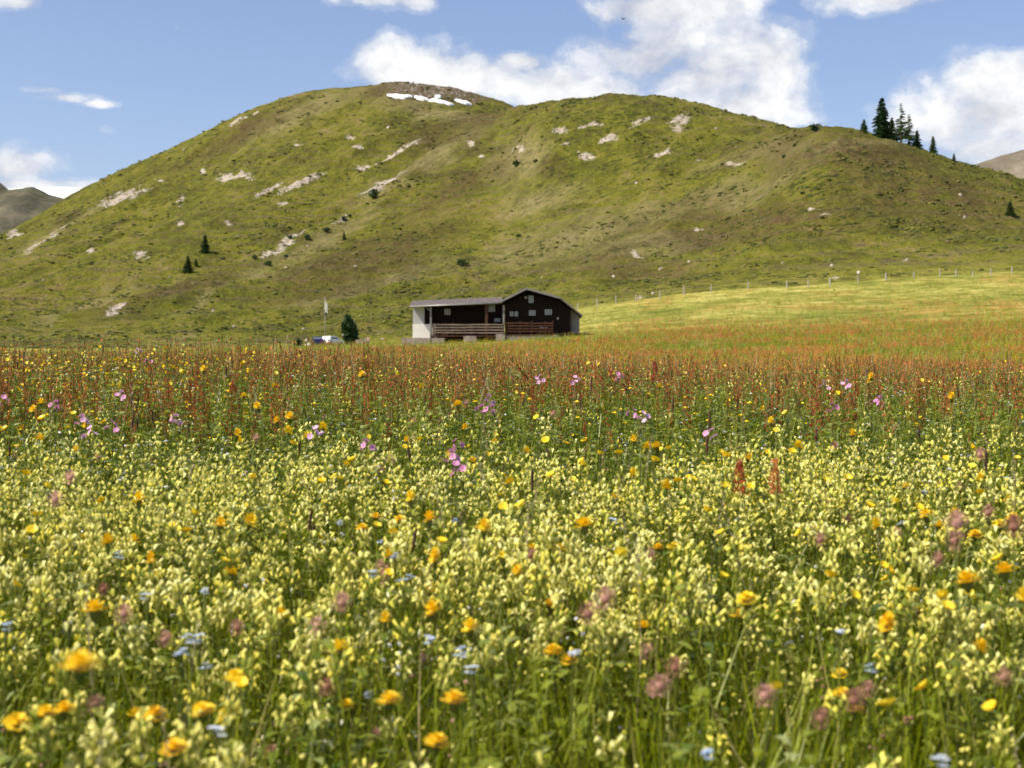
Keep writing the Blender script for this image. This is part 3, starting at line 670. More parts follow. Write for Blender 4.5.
# left wing roof: rises away from the eave, then falls behind
za, zb = hz(306.6), hz(303.0)
g = G()
x0, x1 = hx(412) - .15, hx(502)
NRW = 9
for k in range(NRW):                                              # courses of shingles, each one lapping the next
    y0_, y1_ = -1.4 + k * .52, -1.4 + (k + 1) * .52 + .06
    def zr(y, e): return e + (y + 1.4) * (.17)
    V = [(x0, y0_, zr(y0_, za) + .05), (x1, y0_, zr(y0_, zb) + .05), (x1, y1_, zr(y1_, zb) + .01), (x0, y1_, zr(y1_, za) + .01),
         (x0, y0_, zr(y0_, za) - .07), (x1, y0_, zr(y0_, zb) - .07), (x1, y1_, zr(y1_, zb) - .08), (x0, y1_, zr(y1_, za) - .08)]
    g.add(V, [(0, 1, 2, 3), (7, 6, 5, 4), (0, 4, 5, 1), (1, 5, 6, 2), (2, 6, 7, 3), (3, 7, 4, 0)])
yr = -1.4 + NRW * .52; zt_a, zt_b = za + (yr + 1.4) * .17, zb + (yr + 1.4) * .17
V = [(x0, yr + .07, zt_a), (x1, yr + .07, zt_b), (x1, 8, zt_b - .9), (x0, 8, zt_a - .9), (x0, yr + .07, zt_a - .12), (x1, yr + .07, zt_b - .12), (x1, 8, zt_b - 1.02), (x0, 8, zt_a - 1.02)]
g.add(V, [(0, 1, 2, 3), (7, 6, 5, 4), (0, 4, 5, 1), (1, 5, 6, 2), (2, 6, 7, 3), (3, 7, 4, 0)])
g.build('wing_roof', 'shingle', hut)
g = G(); g.add([(hx(412.9), .1, hz(305.3)), (hx(412.9), 5.8, hz(305.3)), (hx(412.9), 5.8, hz(305.3) + .35), (hx(412.9), yr, zt_a - .15), (hx(413.3), .1, hz(305.3)), (hx(413.3), 5.8, hz(305.3)), (hx(413.3), 5.8, hz(305.3) + .35), (hx(413.3), yr, zt_a - .15)],
               [(0, 1, 2, 3), (7, 6, 5, 4), (0, 3, 7, 4), (3, 2, 6, 7)]); g.build('end_gable', 'plaster_grey', hut)
g = G(); g.tube([(x0, -1.46, za - .08), (x1 - .3, -1.46, zb - .08)], .07, 8); g.build('gutter', 'metal', hut, True)
# fascia boards on the gable
def fascia(p, q, nm='fascia_board'):
    g = G(); g.add([(p[0], -1.36, p[1] + .03), (q[0], -1.36, q[1] + .03), (q[0], -1.36, q[1] - .2), (p[0], -1.36, p[1] - .2), (p[0], -1.303, p[1] + .03), (q[0], -1.303, q[1] + .03), (q[0], -1.303, q[1] - .2), (p[0], -1.303, p[1] - .2)],
                   [(0, 3, 2, 1), (4, 5, 6, 7), (0, 1, 5, 4), (3, 7, 6, 2), (1, 2, 6, 5), (0, 4, 7, 3)]); g.build(nm, 'grey_wood', hut)
fascia((GL[0] - .1, GL[1]), AP); fascia(AP, GK)
# windows: frame with mullions, pane as a sub-part
def window(px, py, w, h, y, nx=2, ny=2, shut=False):
    cx, cz = hx(px), hz(py); w2, h2 = w * S / 2, h * S / 2; g = G(); t = .07
    g.box(cx - w2, cx + w2, y - .06, y, cz + h2 - t, cz + h2); g.box(cx - w2, cx + w2, y - .06, y, cz - h2, cz - h2 + t)
    g.box(cx - w2, cx - w2 + t, y - .058, y, cz - h2 + t, cz + h2 - t); g.box(cx + w2 - t, cx + w2, y - .058, y, cz - h2 + t, cz + h2 - t)
    for i in range(1, nx): xx = cx - w2 + 2 * w2 * i / nx; g.box(xx - .03, xx + .03, y - .05, y, cz - h2 + t, cz + h2 - t)
    for i in range(1, ny): zz = cz - h2 + 2 * h2 * i / ny; g.box(cx - w2 + t, cx + w2 - t, y - .046, y, zz - .025, zz + .025)
    f = g.build('window', 'winframe', hut)
    p = G(); p.box(cx - w2 + .03, cx + w2 - .03, y - .025, y - .005, cz - h2 + .03, cz + h2 - .03); p.build('pane', 'glass', f)
for a_ in [(447, 311.5, 6, 6, .98), (491.7, 307.8, 6.5, 7, .98), (497.2, 319.7, 6, 3.4, .98, 2, 1),
           (531, 299.3, 5, 7, -.12, 2, 2), (525.8, 297.6, 2, 2.4, -.12, 1, 1), (511.6, 314, 3.4, 4.6, -.12, 1, 2), (516.2, 314, 3.4, 4.6, -.12, 1, 2),
           (532.2, 313, 6.4, 5, -.12), (548.3, 312.2, 7, 5.2, -.12), (543.4, 327.3, 7.4, 2.2, -.12, 3, 1), (557.8, 318.5, 1.6, 2, -.12, 1, 1)]: window(*a_)
# balconies: deck, rails, posts
def deck(px0, px1, y0, y1, pz): bx('balcony_deck', 'timber_red', (hx(px0), hx(px1), y0, y1, hz(pz) - .12, hz(pz)))
deck(430.8, 503.6, -1.35, 1.0, 335.9); deck(505, 553, -1.05, -.12, 334.6)
def rails(px0, px1, y, pys, hgt, mat, nseg=5):
    g = G()
    for py in pys:
        x = hx(px0); xe = hx(px1)
        while x < xe - .2:
            xn = min(xe, x + random.uniform(1.4, 2.6)); dz = random.uniform(-.02, .02)
            g.box(x + .01, xn - .01, y + random.uniform(-.015, .015), y + .05, hz(py) - hgt / 2 + dz, hz(py) + hgt / 2 + dz); x = xn
    return g.build('railing', mat, hut)
rails(434, 503.4, -1.32, (325.2, 327.9, 330.6, 333.3), .13, 'rail')
rails(506, 552.5, -1.06, (323.6, 326.3, 329.0, 331.7), .14, 'timber_red')
for px in (434, 446, 458, 472, 503): bx('railing_post', 'timber_red', (hx(px) - .06, hx(px) + .06, -1.26, -1.14, hz(336), hz(323.6)))
for px in (506.5, 520, 531.5, 545, 552.5): bx('railing_post', 'timber_red', (hx(px) - .07, hx(px) + .07, -1.0, -.88, hz(334.6), hz(321.5)))
for px in (431.4, 503.6): bx('roof_post', 'grey_wood', (hx(px) - .09, hx(px) + .09, -1.2, -1.02, hz(342) - .6, hz(305.8)))
bx('roof_post', 'timber_red', (hx(485.2), hx(488), -1.2, -1.03, hz(336), hz(305.4)))['label'] = 'orange brown timber post of the balcony'
g = G(); g.tube([(hx(427), -1.3, za - .15), (hx(431.4), -1.1, za - .6)], .05, 6); g.build('brace', 'grey_wood', hut)
# white corner upstand at the stairs, laundry box
bx('stair_parapet', 'plaster', (hx(432.6), hx(435.5), -.9, .9, -.1, hz(324.5)), (hx(435.6), hx(438), -.9, .9, -.1, hz(334)))
bx('log_stack', 'timber_red', *[(hx(436 + i * 2.1), hx(437.8 + i * 2.1), -.9, -.3, hz(335.9), hz(333.2 - (i % 3))) for i in range(6)])
g = G(); g.box(hx(452), hx(453.4), -.6, -.2, hz(335.9), hz(322)); g.build('doorpost', 'timber_red', hut)
# chimney of stone on the gable roof is not visible in the photo

# ------------------------------------------------------------------ cars, flagpole, trough, boulder
def car(px, Y, w, h, paint, roofmat, rz, label, name='parked_car', base=None):
    x = (px - 512) / FP * Y; z = ground(x, Y)
    e = tag(empty(name, (x, Y, z), rz), label, 'car', 'cars parked behind the meadow crest')
    g = G(); L_ = 4.0; w2 = w / 2
    # side profile (y,z) swept over the width with a tuck-in for the cabin
    prof = [(-2.0, .32, 1), (-2.02, .62, 1), (-1.95, .86, 1), (-1.78, .94, .98), (-1.62, 1.18, .9), (-1.42, h - .06, .82), (-1.2, h, .8), (.1, h, .8), (.42, h - .09, .82), (1.02, 1.0, .96), (1.75, .88, .96), (1.98, .7, .95), (2.0, .34, .95)]
    V = []
    for (y, zz, k) in prof: V += [(-w2 * k, y, zz), (w2 * k, y, zz)]
    n = len(prof); F = [(2 * i, 2 * i + 1, 2 * i + 3, 2 * i + 2) for i in range(n - 1)] + [(0, 2 * n - 2, 2 * n - 1, 1)]
    F += [tuple(2 * i for i in range(n))[::-1], tuple(2 * i + 1 for i in range(n))]
    g.add(V, F); g.build('body', paint, e)
    r = G(); r.box(-w2 * .78, w2 * .78, -1.25, .15, h + .004, h + .03); r.build('roof', roofmat, e)
    gl = G(); gl.add([(-w2 * .74, -1.68, 1.12), (w2 * .74, -1.68, 1.12), (w2 * .68, -1.47, h - .12), (-w2 * .68, -1.47, h - .12)], [(0, 1, 2, 3)]); gl.build('rear_window', 'glass', e)
    gl = G(); gl.add([(-w2 * .74, .52, h - .15), (w2 * .74, .52, h - .15), (w2 * .8, .98, 1.06), (-w2 * .8, .98, 1.06)], [(0, 3, 2, 1)]); gl.build('windscreen', 'glass', e)
    for s in (-1, 1):
        gl = G(); gl.add([(s * w2 * .955, -1.35, 1.0), (s * w2 * .955, .75, 1.0), (s * w2 * .85, .25, h - .16), (s * w2 * .85, -1.2, h - .16)], [(0, 1, 2, 3)]); gl.build('side_window', 'glass', e)
        tl = G(); tl.box(s * w2 * .84 - .1, s * w2 * .84 + .1, -2.04, -1.93, .66, .86); tl.build('tail_lamp', 'lamp_red', e)
        for yy in (-1.3, 1.25):
            t = G(); t.tube([(s * (w2 - .2), yy, .31), (s * (w2 + .01), yy, .31)], .31, 16); wh = t.build('wheel', 'tyre', e)
            t = G(); t.tube([(s * (w2 + .0), yy, .31), (s * (w2 + .03), yy, .31)], .17, 10); t.build('rim', 'silver', wh)
    b = G(); b.box(-w2 * .9, w2 * .9, -2.1, -2.0, .36, .56); b.build('bumper', paint, e)
car(317.5, 222, 1.75, 1.5, 'navy', 'silver', R(6), 'dark blue parked car with silver roof at the foot of the slope')
car(332, 224, 1.75, 1.42, 'whitecar', 'whitecar', R(-28), 'white parked car right of the dark blue one')
Y = 205; x = (325 - 512) / FP * Y; z = ground(x, Y)
fp = tag(empty('flagpole', (x, Y, z)), 'thin pale flagpole with a limp white flag behind the parked cars', 'flagpole')
g = G(); g.tube([(0, 0, -.3), (0, 0, 3.5), (0, 0, 7.0)], [.07, .055, .035], 8); g.build('pole', 'metal', fp, True)
g = G(); pts = []
V = []; F = []
for i in range(9):
    for j in range(6):
        V.append((.05 + j * .07 * (1 - i * .02) + .02 * math.sin(i * .9), .06 * math.sin(j * 1.7 + i * .3), 6.6 - i * .2 - j * .1))
for i in range(8):
    for j in range(5): a_ = i * 6 + j; F.append((a_, a_ + 1, a_ + 7, a_ + 6))
g.add(V, F); g.build('flag', 'flag', fp, True)
g = G(); g.blob((0, 0, 7.03), (.07, .07, .07), 0, 8, 6); g.build('finial', 'metal', fp, True)
g = G(); g.blob((.12, 0, 4.75), (.18, .18, .22), 0, 8, 6); g.build('floodlight', 'tyre', fp, True)
Y = 200; x = (361 - 512) / FP * Y; z = ground(x, Y)
wt = tag(empty('water_trough', (x, Y, z)), 'grey stone water trough with an upright pinkish board, right of the tall bush', 'trough')
g = G(); g.box(-.75, .75, -.4, -.3, -.2, .72); g.box(-.75, .75, .3, .4, -.2, .72); g.box(-.75, -.65, -.3, .3, -.2, .72); g.box(.65, .75, -.3, .3, -.2, .72); g.box(-.65, .65, -.3, .3, -.2, .2); g.build('basin', 'stone', wt)
g = G(); g.box(-.64, .64, -.29, .29, .6, .63); g.build('water', 'water', wt)
g = G(); g.box(.78, 1.2, -.2, .0, -.2, 1.08); g.tube([(.95, -.1, .8), (.8, -.1, .85), (.4, -.1, .85)], .03, 6); g.build('spout_board', 'board', wt)
def boulder(px, py, r, label, y0, name='boulder', grp=None, Yf=None):
    Y = Yf; x = (px - 512) / FP * Y; z = ground(x, Y)
    g = G(); g.blob((0, 0, r * .35), (r, r * .8, r * .75), 0, 9, 6, .16)
    o = g.build(name, 'boulder'); o.location = (x, Y, z); tag(o, label, 'boulder', grp)
boulder(308, 342, .55, 'pale boulder between the low bush and the dark blue car', 0, Yf=228)
Y = 150; 
# bird in front of the big cloud
bird = G(); bx_, by_, bz_ = (623 - 512) / FP * 120, 120, (384 - 19) / FP * 120
bird.blob((0, 0, 0), (.16, .055, .05), 0, 8, 6)
bird.add([(-.02, 0, .02), (.07, 0, .02), (.03, .28, .12), (-.04, .5, .05), (-.05, .25, .10)], [(0, 1, 2, 4), (2, 3, 4)])
bird.add([(-.02, 0, .02), (.07, 0, .02), (.03, -.28, .12), (-.04, -.5, .05), (-.05, -.25, .10)], [(0, 4, 2, 1), (2, 4, 3)])
bird.add([(-.13, 0, .01), (-.28, .05, 0), (-.28, -.05, 0)], [(0, 1, 2)]); bird.blob((.17, 0, .015), (.045, .035, .035), 0, 6, 4)
o = bird.build('flying_bird', 'feather'); o.location = (bx_, by_, bz_); o.rotation_euler = (.3, 0, .7)
tag(o, 'tiny dark bird flying in front of the large cloud', 'bird')

# ------------------------------------------------------------------ fence along the upper edge of the meadow
fe = tag(empty('pasture_fence', (0, 0, 0)), 'long wire pasture fence with pale wooden posts between meadow and slope', 'fence')
FPX = [560, 578, 597, 616, 636, 660, 684, 711, 748, 787, 808, 830, 858, 886, 914, 940, 956, 973, 991, 1012, 1034, 1056, 1080, 1105, 1130, 1160, 1190]
prev = None; wr = G(); posts = []
for i, px in enumerate(FPX):
    Y = 236 + 2 * math.sin(i); x = (px - 512) / FP * Y; z = ground(x, Y)
    h = random.uniform(1.05, 1.35) * (1.15 if px in (684, 787, 830, 886) else 1); r = random.uniform(.085, .12) * (1.4 if px in (684, 787, 830, 886) else 1)
    g = G(); tx, ty = random.uniform(-.06, .06), random.uniform(-.06, .06)
    g.tube([(x, Y, z - .3), (x + tx, Y + ty, z + h * .96), (x + tx, Y + ty, z + h)], [r, r * .92, r * .6], 7); g.build('post', 'post', fe)
    posts.append((x, Y, z, h))
for a_, b_ in zip(posts[:-1], posts[1:]):
    for k in (.5, .92):
        p = [(a_[0] + (b_[0] - a_[0]) * t, a_[1] + (b_[1] - a_[1]) * t - .1, a_[2] + a_[3] * k + (b_[2] + b_[3] * k - a_[2] - a_[3] * k) * t - .12 * math.sin(math.pi * t)) for t in (0, .25, .5, .75, 1)]
        wr.tube(p, .012, 3, cap=False)
wr.build('wire', 'wire', fe)

# ------------------------------------------------------------------ meadow plants: prototypes
STEM = .36
def curved_stem(g, h, r, bend=.02, m=0, n=4, seg=3):
    a = random.uniform(0, 6.28); pts = [(bend * math.cos(a) * (i / seg) ** 2, bend * math.sin(a) * (i / seg) ** 2, h * i / seg) for i in range(seg + 1)]
    g.tube(pts, [r * (1 - .35 * i / seg) for i in range(seg + 1)], n, m, False); return np.array(pts[-1])
def leaf(g, p, a, ln, w, up=.5, droop=.5, m=0, seg=3):
    d = np.array((math.cos(a), math.sin(a), 0)); side = (-math.sin(a), math.cos(a), 0); pts = []; wd = []
    for i in range(seg + 1):
        t = i / seg; pts.append(np.array(p) + d * ln * t * (1 - .15 * t) + np.array((0, 0, ln * (up * t - droop * t * t)))); wd.append(w * max(.08, math.sin(math.pi * min(1, (t * .85 + .12)))))
    g.strip(pts, wd, side, m, .12)
def petal(g, c, a, ln, w, el, m=0, curl=0, seg=2, notch=False):
    d = np.array((math.cos(a) * math.cos(el), math.sin(a) * math.cos(el), math.sin(el))); side = np.array((-math.sin(a), math.cos(a), 0)); nrm = np.cross(d, side) * -1
    if seg == 1:
        g.add([np.array(c), np.array(c) + d * ln - side * w / 2 + nrm * curl * ln, np.array(c) + d * ln + side * w / 2 + nrm * curl * ln], [(0, 1, 2)], m); return
    pts = [np.array(c), np.array(c) + d * ln * .6 + nrm * curl * ln * .3, np.array(c) + d * ln + nrm * curl * ln]
    g.strip(pts, [w * .3, w, w * .62], side, m, 0)

def rattle_head(hi=True):
    g = G(); n = 4 if hi else 3; lv = random.randint(2, 3)
    for k in range(lv):
        z = STEM - .034 + k * .0125; R_ = .0105 * (1 - k * .14)
        for i in range(n):
            a = 2 * math.pi * (i / n) + k * .8 + random.uniform(-.25, .25); d = np.array((math.cos(a), math.sin(a), 0)); c = d * R_ + np.array((0, 0, z))
            if random.random() < .22: continue
            if i % 2 == 0: petal(g, (0, 0, z - .004), a + .4, random.uniform(.013, .02), .008, random.uniform(.2, .7), 2, -.15, 2)
            if hi: g.blob(c, (.0050, .0050, .0066), 1, 5, 3)
            else: petal(g, c - d * .004, a, .011, .010, .5, 1, 0, 1)
            t = c + d * .003 + np.array((0, 0, .005)); e = random.uniform(.35, .9)
            tip = t + (d * math.cos(e) + np.array((0, 0, math.sin(e)))) * random.uniform(.007, .011); end = tip + d * .0045 - np.array((0, 0, .004))
            if hi: g.tube([t, tip, end], [.0024, .0038, .0014], 4, 0)
            else:
                s = np.array((-d[1], d[0], 0)) * .0036
                g.add([t - s, t + s, tip + s, tip - s, end], [(0, 1, 2, 3), (3, 2, 4)], 0); g.add([t, t + np.array((0, 0, .004)), tip + np.array((0, 0, .0035)), tip - np.array((0, 0, .003))], [(0, 1, 2, 3)], 0)
    for i in range(4 if hi else 2):                                  # toothed pale bracts at the tip
        a = i * 1.3 + random.random(); petal(g, (0, 0, STEM + .008), a, .014, .007, .9, 1 if i % 2 else 0, .1, 1)
    return g
def rattle_stem():
    g = G(); curved_stem(g, STEM, .0014, .0, 0, 4, 2); return g
def rattle_leaves():
    g = G()
    for k in range(6):
        z = .05 + k * .045; a = k * 1.57 + random.uniform(-.2, .2)
        for s in (0, math.pi): leaf(g, (0, 0, z), a + s, .038, .009, .7, .6)
    return g
def hawk_head(D=.04, rays=22, droop=0):
    g = G(); r = D / 2
    for lay, (n, ln, el) in enumerate(((rays, r, .12), (rays - 5, r * .82, .42), (rays - 10, r * .55, .8))):
        for i in range(n):
            a = 2 * math.pi * i / n + lay * .2 + random.uniform(-.06, .06); petal(g, (0, 0, STEM + .004 * lay), a, ln * random.uniform(.9, 1.08), r * .30, el + random.uniform(-.12, .12) - droop, 0, -.12)
    g.blob((0, 0, STEM + .006), (r * .22, r * .22, r * .12), 0, 7, 4)
    return g
def hawk_cup(D=.04):
    g = G(); r = D * .17
    g.tube([(0, 0, STEM - .014), (0, 0, STEM - .007), (0, 0, STEM + .001)], [r * .4, r, r * 1.1], 7, 0)
    for i in range(8): petal(g, (r * math.cos(i * .785), r * math.sin(i * .785), STEM - .008), i * .785, .006, .003, .6, 0, 0, 1)
    return g
def butter_head(D=.02, n=5):
    g = G()
    for i in range(n):
        a = 2 * math.pi * i / n; petal(g, (0, 0, STEM), a, D / 2, D * .62, .85 + random.uniform(-.1, .1), 0, .22)
    g.blob((0, 0, STEM + .002), (.0026, .0026, .002), 0, 6, 4); return g
def tilt(g, a):
    """nod the head about the top of its stem"""
    b = random.uniform(0, 6.28)
    for q, (x, y, z) in enumerate(g.v):
        z -= STEM; u = x * math.cos(b) + y * math.sin(b); v = -x * math.sin(b) + y * math.cos(b); u, z = u * math.cos(a) + z * math.sin(a), -u * math.sin(a) + z * math.cos(a)
        g.v[q] = (u * math.cos(b) - v * math.sin(b), u * math.sin(b) + v * math.cos(b), z + STEM)
    return g
def clover_head(D=.026):
    g = G(); r = D / 2
    g.blob((0, 0, STEM), (r * .5, r * .5, r * .5), 0, 8, 6, .06)
    for i in range(130):
        z = 1 - 2 * (i + .5) / 130; a = i * 2.39996; el = math.asin(z); c = np.array((math.cos(a) * math.cos(el), math.sin(a) * math.cos(el), z)) * r * .6 + np.array((0, 0, STEM))
        petal(g, c, a, r * random.uniform(.4, .85), r * .17, min(1.45, el * .8 + random.uniform(.1, .6)), 0, 0, 1)
    return g
def tri_leaves(zs=(.10, .18, .27)):
    g = G()
    for z in zs:
        a0 = random.uniform(0, 6.28); c = np.array((math.cos(a0) * .03, math.sin(a0) * .03, z + .02)); g.tube([(0, 0, z), c], .0008, 3, 0, False)
        for k in range(3): leaf(g, c, a0 + (k - 1) * 1.4, .022, .014, .3, .3)
    return g
def blue_head():
    g = G()
    for k in range(6):
        a = random.uniform(0, 6.28); rr = random.uniform(0, .011); c = np.array((rr * math.cos(a), rr * math.sin(a), STEM + random.uniform(-.006, .005)))
        g.tube([(0, 0, STEM - .04), c], .0006, 3, 1, False)
        for i in range(5): petal(g, c, i * 1.2566 + a, .0048, .0052, .15, 0, 0, 1)
    return g
def pink_head():
    g = G()
    for k, (ox, oy, oz) in enumerate(((0, 0, 0), (.018, .008, -.012), (-.014, .012, -.02), (.004, -.018, -.028))):
        c = np.array((ox, oy, STEM + oz)) * np.array((1, 1, 1)); fa = random.uniform(0, 6.28); ft = random.uniform(.5, 1.3); g.tube([(0, 0, STEM - .07), c], .0009, 3, 1, False); g.tube([c - np.array((0, 0, .012)), c], [.0022, .0034], 6, 1)
        ti = random.uniform(-.2, .5)
        for i in range(5):
            a = i * 1.2566 + k
            f0 = len(g.v)
            for s in (-.22, .22): petal(g, (0, 0, 0), a + s, .0115, .006, .3, 0, -.05)
            for q in range(f0, len(g.v)):                          # each flower nods its own way
                vx, vy, vz = g.v[q]; vx, vz = vx * math.cos(ft) + vz * math.sin(ft), -vx * math.sin(ft) + vz * math.cos(ft)
                g.v[q] = (c[0] + vx * math.cos(fa) - vy * math.sin(fa), c[1] + vx * math.sin(fa) + vy * math.cos(fa), c[2] + vz)
    return g
def sorrel_plant(hi=True):
    """upright stem with side branches carrying flat rust coloured fruits"""
    g = G(); H = STEM + .06
    pts = [(0, 0, 0), (.004, 0, H * .5), (.006, .003, H)]; g.tube(pts, [.0018, .0015, .0008], 3, 1, False)
    br = [((.006, .003, H * .62), (.006, .003, H), 0)]
    for k in range(5 if hi else 3):
        z = H * (.62 + .06 * k); a = random.uniform(0, 6.28); ln = .045 * (1 - k * .1); p1 = (math.cos(a) * ln * .45 + .005, math.sin(a) * ln * .45, z + ln)
        g.tube([(.005, 0, z), p1], .0008, 3, 1, False); br.append(((.005, 0, z), p1, 1))
    for p, q, _ in br:
        m = (9 if not _ else 5) if hi else (5 if not _ else 3)
        for i in range(m):
            t = (i + .5) / m; c = np.array(p) + (np.array(q) - np.array(p)) * t + np.array([random.uniform(-.003, .003) for _ in range(3)])
            s = random.uniform(.0022, .0042) * (1 if hi else 1.35); a = random.uniform(0, 6.28); d = np.array((math.cos(a), math.sin(a), 0)) * s; u_ = np.array((0, 0, s * 1.2))
            g.add([c - d, c - u_, c + d, c + u_], [(0, 1, 2, 3)], 0)
            if hi: d2 = np.array((-d[1], d[0], 0)); g.add([c - d2, c - u_, c + d2, c + u_], [(0, 1, 2, 3)], 0)
    return g
def blade(ln=.3, w=.0042, bend=.25, seg=4, m=0):
    g = G(); pts = []; wd = []
    for i in range(seg + 1):
        t = i / seg; pts.append((bend * ln * t * t, 0, ln * t * (1 - .12 * t * bend * 2))); wd.append(w * (1 - t ** 2 * .9))
    g.strip(pts, wd, (0, 1, 0), m); return g
def seed_grass():
    g = G(); g.tube([(0, 0, 0), (.01, 0, .3), (.03, 0, .46)], [.0011, .0009, .0006], 3, 0, False)
    for i in range(14):
        t = i / 14; c = np.array((.018 + t * .014, 0, .39 + t * .075)); a = i * 2.4; petal(g, c, a, .011 * (1 - .5 * t), .0035, .9, 0, 0, 1)
    return g
def low_leaf():
    g = G(); a = random.uniform(-.3, .3); leaf(g, (0, 0, 0), a, .09, .017, 1.1, .55); return g
def herb():
    """leafy stem without a flower"""
    g = G(); h = random.uniform(.2, .32); g.tube([(0, 0, 0), (0, 0, h)], [.0014, .0008], 3, 0, False)
    for k in range(9): leaf(g, (0, 0, h * (.15 + .1 * k)), k * 2.4, .04 * (1 - .04 * k), .011, .6, .5)
    return g
def plantain():
    g = G(); g.tube([(0, 0, 0), (.004, 0, .40)], [.0012, .0009], 4, 1, False); g.tube([(.004, 0, .39), (.004, 0, .405), (.004, 0, .425), (.004, 0, .435)], [.002, .0034, .003, .001], 6, 0)
    return g
def umbel():
    g = G()
    for k in range(12):
        a = k * 2.4; rr = .003 * math.sqrt(k) * 2.4; c = np.array((rr * math.cos(a), rr * math.sin(a), STEM - rr * .2)); g.tube([(0, 0, STEM - .03), c], .0006, 3, 1, False)
        for i in range(4): petal(g, c, i * 1.57 + k, .0042, .0045, .3, 0, 0, 1)
    return g

# ------------------------------------------------------------------ meadow: where plants grow
def wedge(dens, y0, y1, half=.56, densf=None):
    pad = 1.0 if half > .5 else 0.0                       # the meadow goes on beyond both edges of the view
    wm = half * y1 + pad; n = int(dens * 2 * wm * (y1 - y0))
    Y = rng.uniform(y0, y1, n); X = rng.uniform(-wm, wm, n); k = np.abs(X) < half * Y + pad; X, Y = X[k], Y[k]; n = len(X)
    if densf is not None:
        k = rng.uniform(0, 1, n) < densf(X, Y); X, Y = X[k], Y[k]
    return np.stack([X, Y, height(X, Y)], -1)
arr = lambda fn, k, *a: [fn(*a).arr() for _ in range(k)]

# grass: three coats
gp = [blade(random.uniform(.22, .33), random.uniform(.003, .005), random.uniform(.1, .55)).arr() for _ in range(8)]
P = wedge(4300, .75, 3.6); gr = [scatter('grass', gp, P, ['grass'], rng.uniform(.7, 1.2, len(P)), lean=.16)]
P2 = wedge(2300, 3.6, 10.5); gp2 = [blade(random.uniform(.22, .32), random.uniform(.004, .007), random.uniform(.1, .5), 3).arr() for _ in range(6)]
gr2 = scatter('grass', gp2, P2, ['grass'], rng.uniform(.7, 1.15, len(P2)) * (1 - .15 * sstep(5, 8, P2[:, 1])), lean=.16)
tag(gr[0], 'fresh green grass blades filling the front of the flower meadow', 'grass', kind='stuff')
tag(gr2, 'grass blades of the middle meadow up to its crest', 'grass', kind='stuff')
# leafy undergrowth
P = wedge(1100, .8, 10.5, densf=lambda X, Y: (.4 + .6 * sstep(2.8, 4.0, Y)) * (1 - .6 * sstep(4.7, 5.6, Y)))
tag(scatter('undergrowth', arr(low_leaf, 5) + arr(herb, 5), P, ['leaf'], rng.uniform(.8, 1.35, len(P)), lean=.2), 'low leafy herbs growing between the grass blades', 'undergrowth', kind='stuff')
P = wedge(26, 1.2, 9, densf=lambda X, Y: np.clip(.4 + 1.2 * fbm(X, Y, 2, 8), .1, 1))
P3 = wedge(620, 3.5, 5.4); tag(scatter('undergrowth', arr(herb, 6), P3, ['leaf'], rng.uniform(1.0, 1.35, len(P3)), lean=.18), 'leafy green herbs of the band below the sorrel', 'undergrowth', kind='stuff')
tag(scatter('seeding_grass', arr(seed_grass, 4), P, ['straw'], rng.uniform(.75, 1.05, len(P)), lean=.12), 'thin straw coloured seeding grass stalks through the meadow', 'grass', kind='stuff')

# far meadow cover 8 m .. 230 m, thinning with distance
def far_pts(n, y0, y1, f=None, half=.56):
    Y = np.exp(rng.uniform(math.log(y0), math.log(y1), n)); X = rng.uniform(-half, half, n) * Y
    if f is not None: k = rng.uniform(0, 1, n) < f(X, Y); X, Y = X[k], Y[k]
    return np.stack([X, Y, height(X, Y)], -1)
def tuft():
    g = G()
    for i in range(7):
        a = random.uniform(0, 6.28); b = random.uniform(.02, .16); x, y = random.uniform(-.08, .08), random.uniform(-.08, .08); s = np.array((-math.sin(a), math.cos(a), 0)) * .006
        g.add([np.array((x, y, 0)) - s, np.array((x, y, 0)) + s, np.array((x + b * math.cos(a), y + b * math.sin(a), random.uniform(.16, .3)))], [(0, 1, 2)], 0)
    return g
def far_sorrel():
    g = G(); 
    for j in range(3):
        x, y = random.uniform(-.12, .12), random.uniform(-.12, .12); h = random.uniform(.3, .42)
        for i in range(5):
            c = np.array((x + random.uniform(-.012, .012), y, h * (.55 + .1 * i))); a = random.uniform(0, 6.28); s = .009 * (1.2 - .15 * i); d = np.array((math.cos(a), math.sin(a), 0)) * s; u_ = np.array((0, 0, s * 2.1))
            g.add([c - d, c - u_, c + d, c + u_], [(0, 1, 2, 3)], 0)
    return g
def far_dot():
    g = G()
    for j in range(3):
        x, y = random.uniform(-.2, .2), random.uniform(-.2, .2); h = random.uniform(.22, .34); g.blob((x, y, h), (.010, .010, .006), 0, 4, 2)
    return g
thin = lambda P, a=25, b=120: (1 + 1.1 * sstep(a, b, P[:, 1]))
P = far_pts(62000, 8.5, 235); tag(scatter('grass', arr(tuft, 6), P, ['grass'], thin(P) * rng.uniform(.7, 1.15, len(P)), lean=.15), 'grass tufts of the rising meadow beyond the crest', 'grass', kind='stuff', )
P = far_pts(62000, 8, 200, red_amount); tag(scatter('common_sorrel', arr(far_sorrel, 6), P, ['rust'], thin(P) * rng.uniform(.75, 1.1, len(P)), lean=.1), 'rust red haze of sorrel spikes over the far meadow', 'sorrel', kind='stuff')
P = far_pts(46000, 4.6, 230, lambda X, Y: (1 - .6 * sstep(-.1, .3, X / Y) * (1 - sstep(8, 12, Y))) *  np.clip(.45 + 1.3 * fbm(X / 6, Y / 9, 2, 66), .08, 1)); tag(scatter('buttercup', arr(far_dot, 5), P, ['butter'], thin(P) * rng.uniform(.7, 1.1, len(P)), lean=.1), 'tiny yellow flowers sprinkled over the far meadow', 'buttercup', kind='stuff')
